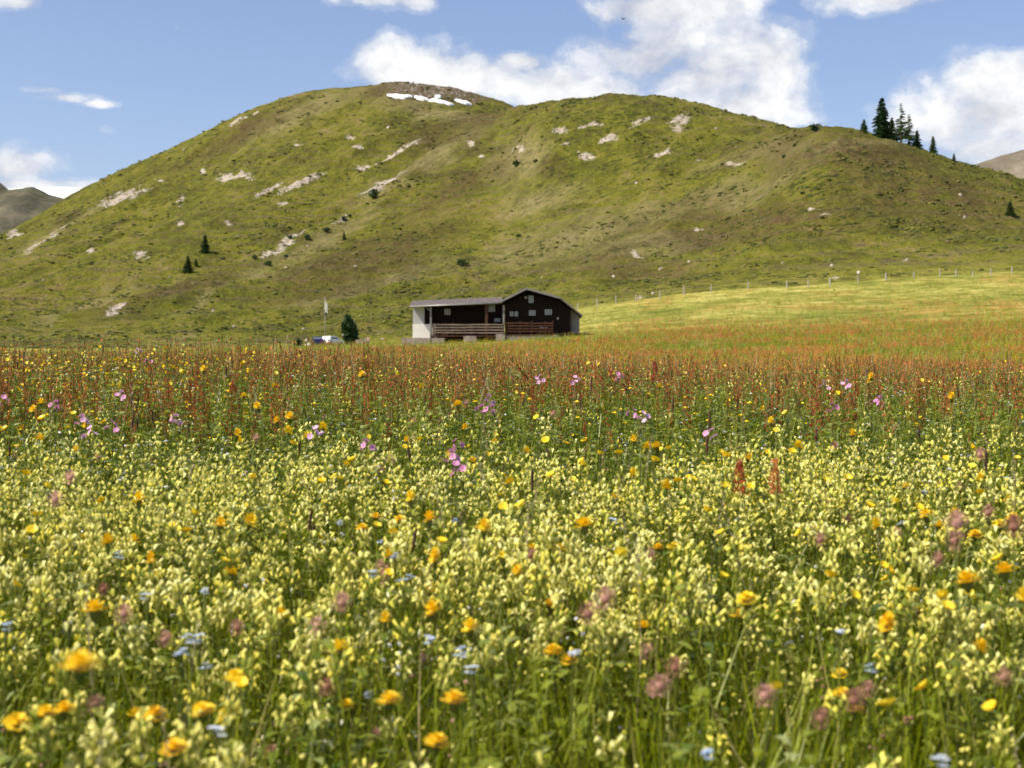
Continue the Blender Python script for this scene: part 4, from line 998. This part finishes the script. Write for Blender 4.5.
P = far_pts(13000, 3.6, 220, lambda X, Y: np.clip(.4 + 1.3 * fbm(X / 5, Y / 8, 2, 67), .08, 1)); tag(scatter('white_flower', arr(far_dot, 5), P, ['white'], thin(P) * rng.uniform(.5, .9, len(P)), lean=.1), 'tiny whitish flowers sprinkled over the far meadow', 'flower', kind='stuff')

def mini():
    g = G(); h = random.uniform(.2, .36)
    for j in range(4):
        c = np.array((random.uniform(-.025, .025), random.uniform(-.025, .025), h - random.uniform(0, .05))); g.tube([(0, 0, h * .6), c], .0005, 3, 1, False); g.blob(c, (.0034, .0034, .0028), 0, 4, 3)
    return g
for nm, dn, mt, lb in (('small_cream_flower', 150, 'rattle', 'tiny cream yellow buds dotted all through the front meadow'), ('small_white_flower', 45, 'white', 'tiny white flowers dotted all through the front meadow'), ('small_brown_bud', 40, 'clover', 'tiny brownish withered buds dotted through the front meadow')):
    P = wedge(dn, 1.0, 6, densf=lambda X, Y: np.clip(.6 + fbm(X * 1.7, Y * 1.7, 2, 71), .1, 1)); tag(scatter(nm, arr(mini, 6), P, [mt, 'stem'], rng.uniform(.8, 1.1, len(P)), lean=.15), lb, 'flower', kind='stuff')

# ------------------------------------------------------------------ individual flowers
def kind_protos(name, n, *parts):
    """parts: (part name, geometry function, materials); every variant a dict of meshes"""
    res = []
    for k in range(n): res.append([(pn, fn().mesh(pn, ms, False), ms) for pn, fn, ms in parts])
    return res
def place(name, proto, loc, s, rz, lean, label, cat, group):
    e = bpy.data.objects.new(name, None); e.empty_display_size = .02; e.location = loc; e.scale = (s, s, s); e.rotation_euler = (lean[0], lean[1], rz)
    COL.objects.link(e); tag(e, label, cat, group)
    for pn, me, ms in proto:
        c = bpy.data.objects.new(pn, me); c.parent = e; COL.objects.link(c)
    return e
def solve(px, py, wpx, D, h0=STEM, smin=.6, smax=1.5, fixed=None):
    """distance and size of a flower of diameter D on a stem h0 that shows wpx wide at this spot"""
    s = 1.0
    for _ in range(12):
        h = h0 * s; Y = (.88 - h) / (.1 + (py - 384) / FP); Y = min(max(Y, .8), 6.5)
        s = fixed or min(smax, max(smin, wpx * Y / FP / D))
    x = (px - 512) / FP * Y; g_ = ground(x, Y); z = (384 - py) / FP * Y
    return x, Y, g_, (z - g_) / h0, s
def inframe(P, m=10):
    px, py = px_of(P[:, 0], P[:, 1], P[:, 2] + .36); return (px > -m) & (px < 1024 + m) & (py < 775 + m)
sm = 'stem'
PR_R = kind_protos('yellow_rattle', 9, ('stem', rattle_stem, ['stem']), ('leaves', rattle_leaves, ['leaf']), ('flower_head', rattle_head, ['rattle', 'calyx', 'leaf']))
def join(*gs):
    o = G()
    for g_, mp in gs:
        V, F, M = g_.arr(); o.add(V, [tuple(f) for f in F], 0); o.m[-len(F):] = [mp[i] for i in M]
    return o
# rattle density: rich from 1.3 m to about 4 m, thin beyond
def rat_d(X, Y):
    n = .55 + 1.5 * fbm(X * 1.9, Y * 1.5, 3, 14)
    right = 1 - .62 * sstep(.02, .2, X / Y) * (1 - sstep(1.6, 2.3, Y))
    d = (.17 + .83 * sstep(1.5, 2.7, Y)) * (1 - .975 * sstep(3.35, 4.15, Y + .35 * fbm(X * 1.2, Y, 2, 15)))
    return np.clip(n, .12, 1) * d * right
P = wedge(1000, 1.0, 7.5, densf=rat_d)
fr = inframe(P); idx = np.where(fr)[0]; idx = idx[np.argsort(P[idx, 1])][:300]; mask = np.zeros(len(P), bool); mask[idx] = True
for i in idx:
    s = random.uniform(.55, .9)
    e = place('yellow_rattle', random.choice(PR_R), P[i], s, random.uniform(0, 6.28), (random.gauss(0, .15), random.gauss(0, .15)), 'pale yellow rattle flower spike in the blurred front of the meadow', 'flower', 'yellow rattle flowers in the front of the meadow'); e.scale[2] = random.uniform(.78, 1.1)
Q = P[~mask]
lo = [join((rattle_stem(), [2]), (rattle_leaves(), [3]), (rattle_head(False), [0, 1, 3])).arr() for _ in range(5)]
hi_ = [join((rattle_stem(), [2]), (rattle_leaves(), [3]), (rattle_head(True), [0, 1, 3])).arr() for _ in range(3)]
which = np.where(Q[:, 1] < 2.6, rng.integers(0, 3, len(Q)), 3 + rng.integers(0, 5, len(Q)))
tag(scatter('yellow_rattle', hi_ + lo, Q, ['rattle', 'calyx', 'stem', 'leaf'], (sr := rng.uniform(.55, .92, len(Q))), lean=.13, which=which, zs=rng.uniform(.78, 1.1, len(Q)) / sr), 'dense pale yellow rattle flowers across the middle of the meadow', 'flower', kind='stuff')

# orange yellow hawkbits, the large ones where the photo has them
HK = [('hawk', hawk_head)]
PR_H = kind_protos('hawkbit', 7, ('stem', lambda: rattle_stem(), ['stem']), ('sepal_cup', hawk_cup, ['stem']), ('flower_head', lambda: tilt(hawk_head(), random.uniform(0, .45)), ['hawk']))
HAWK = [(80, 670, 40, 'largest orange yellow hawkbit bloom at the lower left'), (17, 726, 27, 'deep yellow hawkbit touching the lower left corner area'), (45, 715, 22, 'left half of a touching pair of hawkbits below the largest bloom'), (64, 712, 23, 'right half of a touching pair of hawkbits below the largest bloom'),
        (203, 714, 26, 'flat hawkbit bloom left of its twin at the lower left'), (231, 718, 26, 'flat hawkbit bloom right of its twin at the lower left'), (135, 717, 20, 'small half closed hawkbit left of a wider one'), (155, 717, 24, 'wide hawkbit between the closed one and the flat twins'),
        (103, 738, 19, 'deep orange tilted hawkbit near the bottom edge'), (175, 752, 28, 'broad hawkbit at the bottom edge under the wide one'), (235, 679, 21, 'single hawkbit above the flat twins'), (95, 612, 27, 'ragged hawkbit above the largest bloom'),
        (390, 703, 25, 'cupped hawkbit left of the centre near the bottom'), (454, 703, 27, 'oval yellow hawkbit near the bottom centre'), (436, 745, 26, 'hawkbit beside pale rattle at the bottom centre'), (346, 707, 15, 'small hawkbit left of the cupped one'),
        (550, 606, 16, 'small hawkbit above a tilted pair in the centre'), (553, 654, 21, 'left hawkbit of the tilted pair in the centre'), (570, 662, 19, 'right hawkbit of the tilted pair in the centre'), (747, 602, 22, 'upright hawkbit above its smaller neighbour right of centre'), (738, 617, 17, 'smaller hawkbit under the upright one right of centre'),
        (643, 628, 17, 'lone hawkbit among rattle right of centre'), (968, 583, 26, 'big hawkbit near the right edge'), (1005, 573, 23, 'hawkbit closest to the right edge above the grass'), (920, 612, 15, 'cup shaped hawkbit alone in green grass at the right'),
        (857, 713, 16, 'lowest of three stacked hawkbits at the lower right'), (842, 696, 19, 'middle of three stacked hawkbits at the lower right'), (840, 676, 15, 'uppermost of three stacked hawkbits at the lower right'), (927, 517, 17, 'hawkbit left of the dusky clovers'), (938, 527, 14, 'deep orange hawkbit just below another by the clovers'),
        (1013, 519, 14, 'hawkbit beside the clover at the right edge'), (1000, 526, 14, 'hawkbit left of the clover at the right edge'), (975, 536, 14, 'small hawkbit between two clover groups'), (905, 488, 13, 'single hawkbit above the clovers at the right'), (1008, 502, 13, 'hawkbit high at the right edge'),
        (585, 527, 22, 'wide yellow hawkbit in the centre of the rattle'), (560, 550, 16, 'small hawkbit below the wide one'), (532, 550, 14, 'small hawkbit left of another below the wide one'), (658, 549, 13, 'small hawkbit right of the wide one'), (400, 521, 13, 'small yellow hawkbit left of centre among rattle'), (375, 518, 12, 'tiny hawkbit left of a similar one among rattle'), (362, 530, 14, 'yellow hawkbit below the tiny one')]
for (px, py, w, lab) in HAWK:
    x, Y, gz, hs, s = solve(px, py, w * 1.15, .042, h0=.46)
    e = place('hawkbit', random.choice(PR_H), (x, Y, gz), 1, random.uniform(0, 6.28), (random.gauss(.1, .1), random.gauss(0, .08)), lab, 'flower', 'large hawkbits of the front meadow')
    hs *= .46 / STEM; e.scale = (s, s, hs); e.rotation_euler = (0, 0, random.uniform(0, 6.28))
    for c in e.children:
        if c.name.startswith(('flower_head', 'sepal_cup')):           # keep the head round on its longer or shorter stem
            c.scale = (1, 1, s / hs * 1.0); c.location = (0, 0, STEM * (1 - s / hs))
            if c.name.startswith('flower_head'):
                c.rotation_euler = (0, 0, 0)
P = wedge(16, 1.7, 5.2, half=.4, densf=lambda X, Y: np.clip(.5 + 1.5 * fbm(X * 1.2, Y, 2, 19), .05, 1)); P = P[inframe(P)]
for p in P:
    s = random.uniform(.5, .8); e = place('hawkbit', random.choice(PR_H), p, s, random.uniform(0, 6.28), (random.gauss(.1, .12), random.gauss(0, .12)), 'small yellow hawkbit scattered among rattle and grass', 'flower', 'small hawkbits scattered through the meadow'); e.scale = (s, s, random.uniform(.95, 1.15))

# buttercups
PR_B = kind_protos('buttercup', 9, ('stem', rattle_stem, ['stem']), ('flower_head', lambda: tilt(butter_head(random.uniform(.016, .022)), random.uniform(.1, 1.1)), ['butter']))
def but_d(X, Y): return (1 - .62 * sstep(3.6, 4.6, Y) * sstep(-.28, -.1, X / Y)) * np.clip(.5 + 1.6 * fbm(X * .9, Y * .9, 2, 23), .04, 1) * (.6 + .4 * sstep(2.6, 3.6, Y)) * (.45 + .55 * sstep(.05, -.2, X / Y))
P = wedge(190, 1.4, 8.2, densf=but_d); fr = np.where(inframe(P))[0]; fr = fr[np.argsort(P[fr, 1])][:300]; mask = np.zeros(len(P), bool); mask[fr] = True
for i in fr: s = random.uniform(.85, 1.15) * (.72 if P[i, 1] > 4 else 1); place('buttercup', random.choice(PR_B), P[i], s, random.uniform(0, 6.28), (random.gauss(0, .12), random.gauss(0, .12)), 'small glossy yellow buttercup between rattle and grass stems', 'flower', 'buttercups of the front and middle meadow')
Q = P[~mask]; tag(scatter('buttercup', [join((rattle_stem(), [1]), (tilt(butter_head(), random.uniform(.1, 1.1)), [0])).arr() for _ in range(8)], Q, ['butter', 'stem'], rng.uniform(.55, .8, len(Q)), zs=rng.uniform(1.1, 1.5, len(Q))), 'many small buttercups near the crest of the meadow', 'flower', kind='stuff')

# red clovers
PR_C = kind_protos('red_clover', 3, ('stem', rattle_stem, ['stem']), ('leaves', tri_leaves, ['leaf']), ('flower_head', clover_head, ['clover']))
CLOV = [(342, 603, 20, 'dusky red clover head, uppermost of the two left of centre'), (317, 627, 19, 'dusky clover head below and left of another left of centre'), (327, 687, 18, 'clover head above the small hawkbit left of centre'), (95, 705, 19, 'clover head right of the touching hawkbit pair'),
        (44, 757, 13, 'dark red clover head at the bottom left'), (605, 599, 22, 'upper clover head of a pair in the centre'), (588, 614, 22, 'lower clover head of a pair in the centre'), (675, 668, 19, 'rusty clover head above a redder one'), (660, 686, 22, 'round red clover head below a rusty one'), (765, 696, 22, 'blurred clover head low at the right of centre'),
        (820, 719, 20, 'clover head left of the three stacked hawkbits'), (957, 524, 25, 'largest dusky clover head at the right'), (955, 541, 19, 'clover head hanging under the largest dusky one'), (1014, 527, 22, 'clover head at the right edge'), (988, 513, 15, 'small clover head between larger ones at the right'), (938, 560, 16, 'red clover head below the largest dusky one'),
        (42, 607, 15, 'small clover head near the left edge'), (103, 590, 13, 'small clover head above the ragged hawkbit'), (124, 614, 18, 'faded clover head right of the ragged hawkbit'), (165, 640, 16, 'faded clover head in the rattle at the lower left'), (237, 628, 16, 'brownish clover head with its twin in the rattle'), (868, 690, 17, 'pinkish clover head right of the stacked hawkbits'),
        (1003, 678, 18, 'pink tipped clover head at the right in the grass'), (530, 556, 14, 'small clover head left of the wide yellow hawkbit'), (380, 566, 12, 'small clover head in the rattle left of centre'), (55, 500, 16, 'clover head in the rattle near the left edge'), (70, 478, 14, 'clover head above another near the left edge'), (980, 455, 13, 'far clover head at the right'),
        (270, 752, 12, 'small clover head at the bottom left of centre'), (376, 735, 13, 'dim clover head at the bottom left of centre'), (820, 540, 14, 'clover head in tall grass right of centre'), (848, 520, 12, 'small clover head in tall grass right of centre')]
for (px, py, w, lab) in CLOV:
    x, Y, gz, hs, s = solve(px, py, w, .028, h0=.41, smax=1.3)
    e = place('red_clover', random.choice(PR_C), (x, Y, gz), 1, 0, (0, 0), lab, 'flower', 'clover heads of the front meadow'); hs *= .41 / STEM; e.scale = (s, s, hs); e.rotation_euler = (0, 0, random.uniform(0, 6.28))
    for c in e.children:
        if c.name.startswith('flower_head'): c.scale = (1, 1, s / hs); c.location = (0, 0, STEM * (1 - s / hs))
P = wedge(7, 1.6, 5, half=.4); P = P[inframe(P)]
for p in P: place('red_clover', random.choice(PR_C), p, random.uniform(.7, .95), random.uniform(0, 6.28), (random.gauss(0, .1), random.gauss(0, .1)), 'dull reddish clover head sunk between the rattle flowers', 'flower', 'clover heads sunk in the rattle')

# forget-me-nots
PR_F = kind_protos('forget_me_not', 4, ('stem', rattle_stem, ['stem']), ('flower_head', blue_head, ['blue', 'stem']))
BL = [(191, 639), (200, 638), (182, 651), (220, 730), (462, 652), (474, 670), (572, 653), (708, 752), (938, 762), (405, 578), (148, 597), (205, 590), (5, 627), (372, 574), (340, 522), (120, 555), (395, 555), (455, 520)]
for (px, py) in BL:
    x, Y, gz, hs, s = solve(px, py, 14, .04, h0=.38, fixed=1.0); hs *= .38 / STEM; e = place('forget_me_not', random.choice(PR_F), (x, Y, gz), 1, random.uniform(0, 6.28), (0, 0), 'pale blue forget-me-not cluster low among the rattle', 'flower', 'forget-me-nots of the meadow'); e.scale = (1, 1, hs); [(setattr(c, 'scale', (1, 1, 1 / hs)), setattr(c, 'location', (0, 0, STEM * (1 - 1 / hs)))) for c in e.children if c.name.startswith('flower_head')]
P = wedge(8, 1.3, 4.5, half=.4); P = P[inframe(P)]
for p in P: place('forget_me_not', random.choice(PR_F), p, random.uniform(.8, 1), random.uniform(0, 6.28), (random.gauss(0, .12), random.gauss(0, .12)), 'pale blue forget-me-not cluster low among the rattle', 'flower', 'forget-me-nots of the meadow')
# white umbels
PR_W = kind_protos('white_yarrow', 3, ('stem', rattle_stem, ['stem']), ('flower_head', umbel, ['white', 'stem']))
P = wedge(4, 1.6, 5.5, half=.4); P = P[inframe(P)]
for p in P: place('white_yarrow', random.choice(PR_W), p, random.uniform(.5, .7), random.uniform(0, 6.28), (random.gauss(0, .12), random.gauss(0, .12)), 'small white yarrow umbel in the meadow', 'flower', 'white umbels of the meadow')
# pink campions
PR_P = kind_protos('pink_campion', 4, ('stem', rattle_stem, ['stem']), ('leaves', rattle_leaves, ['leaf']), ('flower_head', pink_head, ['pink', 'stem']))
PK = [(489, 396, 'tallest pink campion left of centre'), (482, 406, 'pink campion just below the tallest left of centre'), (492, 406, 'pink campion right below the tallest left of centre'), (634, 410, 'left one of two pink campions in the middle'), (643, 413, 'right one of two pink campions in the middle'),
      (455, 441, 'uppermost of three pink campions in a column'), (452, 452, 'middle of three pink campions in a column'), (456, 464, 'lowest of three pink campions in a column'), (316, 428, 'single pink campion above the rattle left of centre'), (90, 428, 'pink campion in the rattle edge at the left'), (176, 416, 'pink campion alone left of the green band'),
      (122, 392, 'pink campion beside a dark seed head at the left'), (4, 397, 'pink campion touching the left edge'), (56, 402, 'small pink campion right of the one at the left edge'), (82, 416, 'tiny pink campion at the left'), (112, 422, 'pale pink campion at the left'), (824, 382, 'left pink campion of the pair high at the right'), (847, 381, 'right pink campion of the pair high at the right'),
      (832, 404, 'pink campion below the high pair at the right'), (575, 377, 'pink campion high near the hut side'), (540, 376, 'faint pink campion below the hut'), (712, 430, 'pale campion beside dark seed heads'), (366, 441, 'lilac campion left of the column of three'), (150, 358, 'pink campion high on the crest at the left'), (137, 349, 'pale pink campion breaking the crest line'), (618, 374, 'pale campion right of the hut in the red sorrel'), (880, 398, 'pale campion low at the right')]
for (px, py, lab) in PK:
    x, Y, gz, hs, s = solve(px, py, 14, .04, h0=.42, fixed=1.05); hs *= .42 / STEM; e = place('pink_campion', random.choice(PR_P), (x, Y, gz), 1, random.uniform(0, 6.28), (0, 0), lab, 'flower', 'pink campions of the meadow'); e.scale = (.72, .72, hs); [(setattr(c, 'scale', (1, 1, .72 / hs)), setattr(c, 'location', (0, 0, STEM * (1 - .72 / hs)))) for c in e.children if c.name.startswith('flower_head')]

# sorrel: the 300 largest as things, the rest as one mass
PR_S = kind_protos('common_sorrel', 6, ('sorrel', sorrel_plant, ['rust', 'stem']))
def sor_d(X, Y): return np.clip(.65 + 1.4 * fbm(X * .8, Y * .8, 2, 29), .12, 1) * (.002 + .25 * sstep(3.7, 4.7, Y) + .75 * sstep(4.6, 5.8, Y)) 
P = wedge(300, 1.6, 10, densf=sor_d); Q_ = np.where(inframe(P))[0]; Q_ = Q_[np.argsort(P[Q_, 1])][:300]; mask = np.zeros(len(P), bool); mask[Q_] = True
for i in Q_:
    s = random.uniform(.85, 1.12) * (.95 if P[i, 1] > 6 else 1); o = bpy.data.objects.new('common_sorrel', random.choice(PR_S)[0][1]); o.location = P[i]; o.scale = (s * 1.3, s * 1.3, s); o.rotation_euler = (random.gauss(0, .07), random.gauss(0, .07), random.uniform(0, 6.28))
    COL.objects.link(o); tag(o, 'slender rust red sorrel spike rising above the meadow grass', 'flower', 'sorrel spikes below the meadow crest')
Q = P[~mask]; tag(scatter('common_sorrel', [sorrel_plant(False).arr() for _ in range(6)], Q, ['rust', 'stem'], rng.uniform(.72, 1.1, len(Q)), lean=.14), 'rust red sorrel spikes massed along the crest of the meadow', 'sorrel', kind='stuff')
# dock and dark seed heads
def dock():
    g = G(); g.tube([(0, 0, 0), (.005, 0, .44)], [.003, .0015], 5, 1, False)
    for i in range(150):
        t = random.random(); a = random.uniform(0, 6.28); rr = .018 * (1 - .7 * t) * random.uniform(.3, 1); c = np.array((rr * math.cos(a), rr * math.sin(a), .375 + .07 * t)); s = random.uniform(.0022, .004); d = np.array((math.cos(a * 3), math.sin(a * 3), .3)) * s; u_ = np.array((0, 0, s))
        g.add([c - d, c - u_, c + d, c + u_], [(0, 1, 2, 3)], 0)
    return g
for (px, py, lab) in ((740, 462, 'tall bushy rust coloured dock in the rattle right of centre'), (775, 462, 'smaller rust dock right of the tall one'), (655, 363, 'rust dock breaking the crest near the hut')):
    x, Y, gz, hs, s = solve(px, py, 14, .04, h0=.44, fixed=1.0); e = tag(empty('curly_dock', (x, Y, gz)), lab, 'plant'); e.scale = (1, 1, hs)
    g = dock(); g.build('flower_spike', ['rust', 'stem'], e)
for (px, py, lab) in ((708, 412, 'dark brown seed head beside a pale campion'), (705, 437, 'lower dark brown seed head beside a pale campion'), (876, 394, 'thin dark seed head high at the right'), (130, 394, 'dark seed head beside the left pink campion'), (590, 378, 'dark seed head right of the hut'), (984, 452, 'dark seed head at the right edge of the rattle'), (530, 470, 'dark seed head in the centre of the rattle')):
    x, Y, gz, hs, s = solve(px, py, 14, .04, h0=.43, fixed=1.0); e = tag(empty('ribwort_plantain', (x, Y, gz)), lab, 'plant', 'dark seed heads'); e.scale = (1.1, 1.1, hs)
    g = plantain(); g.build('seed_head', ['brown', 'stem'], e)
P = wedge(6, 1.8, 8); tag(scatter('ribwort_plantain', arr(plantain, 2), P, ['brown', 'stem'], rng.uniform(.75, .95, len(P))), 'thin dark seed stalks spread through the whole meadow', 'plant', kind='stuff')

# ------------------------------------------------------------------ sky with clouds, sun
SUN_EL, SUN_AZ = R(52), math.atan2(-.75, -.3)      # azimuth as atan2(x, y): light from the left and a little from behind
sun_dir = np.array((math.sin(SUN_AZ) * math.cos(SUN_EL), math.cos(SUN_AZ) * math.cos(SUN_EL), math.sin(SUN_EL)))
w = bpy.data.worlds.new('World'); sc.world = w; w.use_nodes = True; nt = w.node_tree; nt.nodes.clear()
sky = N(nt, 'ShaderNodeTexSky', sky_type='NISHITA', sun_disc=False, sun_elevation=SUN_EL, sun_rotation=SUN_AZ)
sky.altitude = 300; sky.air_density = 1.0; sky.dust_density = 1.6; sky.ozone_density = 1.2
tc = N(nt, 'ShaderNodeTexCoord'); D = tc.outputs['Generated']
CL = [(650, 55, 80, 40), (715, 65, 72, 44), (640, 8, 60, 26), (695, 5, 52, 26), (772, 68, 34, 38), (560, 84, 52, 22), (430, 72, 72, 20), (388, 58, 28, 18), (490, 80, 42, 16), (600, 90, 62, 24), (745, 105, 52, 22),
      (990, 112, 72, 42), (1015, 78, 56, 22), (950, 128, 46, 28), (1070, 110, 90, 56), (985, 150, 72, 26), (892, -4, 62, 14), (12, 168, 34, 20), (24, 186, 62, 9), (64, 98, 22, 5), (372, -8, 44, 12), (415, 2, 20, 7), (18, 2, 34, 9), (522, 62, 26, 10), (44, 90, 16, 4), (96, 104, 12, 3)]
mx = None
for (cx, cy, rx, ry) in CL:
    c = np.array(((cx - 512) / FP, 1, (384 - cy) / FP)); ln = np.linalg.norm(c); c /= ln
    mp = N(nt, 'ShaderNodeVectorMath', operation='SUBTRACT'); L(nt, D, mp.inputs[0]); mp.inputs[1].default_value = tuple(c)
    m2 = N(nt, 'ShaderNodeVectorMath', operation='MULTIPLY'); L(nt, mp.outputs[0], m2.inputs[0]); m2.inputs[1].default_value = (FP * ln / rx, 3, FP * ln / ry)
    le = N(nt, 'ShaderNodeVectorMath', operation='LENGTH'); L(nt, m2.outputs[0], le.inputs[0])
    v = math_(nt, 'SUBTRACT', 1.0 if rx > 25 else .78, math_(nt, 'MULTIPLY', le.outputs['Value'], .5 if rx > 25 else .36))
    mx = v if mx is None else math_(nt, 'SMOOTH_MAX', mx, v, .12)
n1 = noise(nt, mapping(nt, D, (0, 0, 0), (1, 1, 1.35)), 13, 9, .56, .25)
n2 = noise(nt, mapping(nt, D, (.3, 0, .5), (1, 1, 1.3)), 26, 8, .6, .2)
# other clouds elsewhere in the sky
sp = N(nt, 'ShaderNodeSeparateXYZ'); L(nt, D, sp.inputs[0])
other = math_(nt, 'MULTIPLY', ramp(nt, noise(nt, mapping(nt, D, (0, 0, 0), (1, 1, 2)), 2.3, 6, .55), [(.5, 0.), (.66, 1.)]), ramp(nt, sp.outputs[2], [(.32, 0.), (.5, .3)]))
dens = math_(nt, 'ADD', math_(nt, 'MAXIMUM', mx, 0.0), math_(nt, 'MULTIPLY', math_(nt, 'SUBTRACT', n1, .5), 1.9))
dens = math_(nt, 'ADD', dens, math_(nt, 'MULTIPLY', math_(nt, 'SUBTRACT', n2, .5), .8))
al = ramp(nt, dens, [(.30, 0.), (.46, .20), (.64, .72), (.88, .97)], 'EASE')
al = math_(nt, 'MAXIMUM', al, other)
shade = math_(nt, 'ADD', math_(nt, 'MULTIPLY', n2, .55), math_(nt, 'MULTIPLY', n1, .45))
CLOUD = 7.4
def csc(v): return tuple(CLOUD * q for q in v)
cr = ramp(nt, shade, [(.38, (.56, .57, .62)), (.5, (.78, .79, .82)), (.60, (1.0, .99, .98))])
csm = N(nt, 'ShaderNodeVectorMath', operation='SCALE'); L(nt, cr, csm.inputs[0]); csm.inputs['Scale'].default_value = CLOUD
skc = mixc(nt, 1.0, sky.outputs[0], (1, 1, 1), 'MULTIPLY'); SKYMUL = skc.node
SKYMUL.inputs[7].default_value = (1.07, 1.02, 1.10, 1)
fin = mixc(nt, al, skc, csm.outputs[0])
bg = N(nt, 'ShaderNodeBackground'); bg.inputs['Strength']  .default_value = .112; L(nt, fin, bg.inputs[0])
wo = N(nt, 'ShaderNodeOutputWorld'); L(nt, bg.outputs[0], wo.inputs[0])
ld = bpy.data.lights.new('sun', 'SUN'); ld.energy = 5.0; ld.angle = R(.53); ld.color = (1, .92, .76)
lo_ = bpy.data.objects.new('sun', ld); link(lo_)
from mathutils import Vector
lo_.rotation_euler = Vector(tuple(sun_dir)).to_track_quat('Z', 'Y').to_euler(); lo_.location = (-50, -40, 120)

# ------------------------------------------------------------------ camera
cd = bpy.data.cameras.new('camera'); cd.lens = 50; cd.sensor_width = 36; cd.clip_start = .05; cd.clip_end = 20000
cam = bpy.data.objects.new('camera', cd); link(cam); cam.location = (0, 0, 0); cam.rotation_euler = (R(90), 0, 0)
cd.dof.use_dof = True; cd.dof.focus_distance = 6.2; cd.dof.aperture_fstop = 7.3; cd.dof.aperture_blades = 7
sc.camera = cam
sc.view_settings.view_transform = 'Standard'; sc.view_settings.look = 'None'; sc.view_settings.gamma = 1; sc.view_settings.exposure = .40
sc.render.engine = 'CYCLES'
sc.cycles.max_bounces = 5; sc.cycles.diffuse_bounces = 2; sc.cycles.glossy_bounces = 2; sc.cycles.transmission_bounces = 4; sc.cycles.transparent_max_bounces = 4
sc.cycles.use_denoising = True
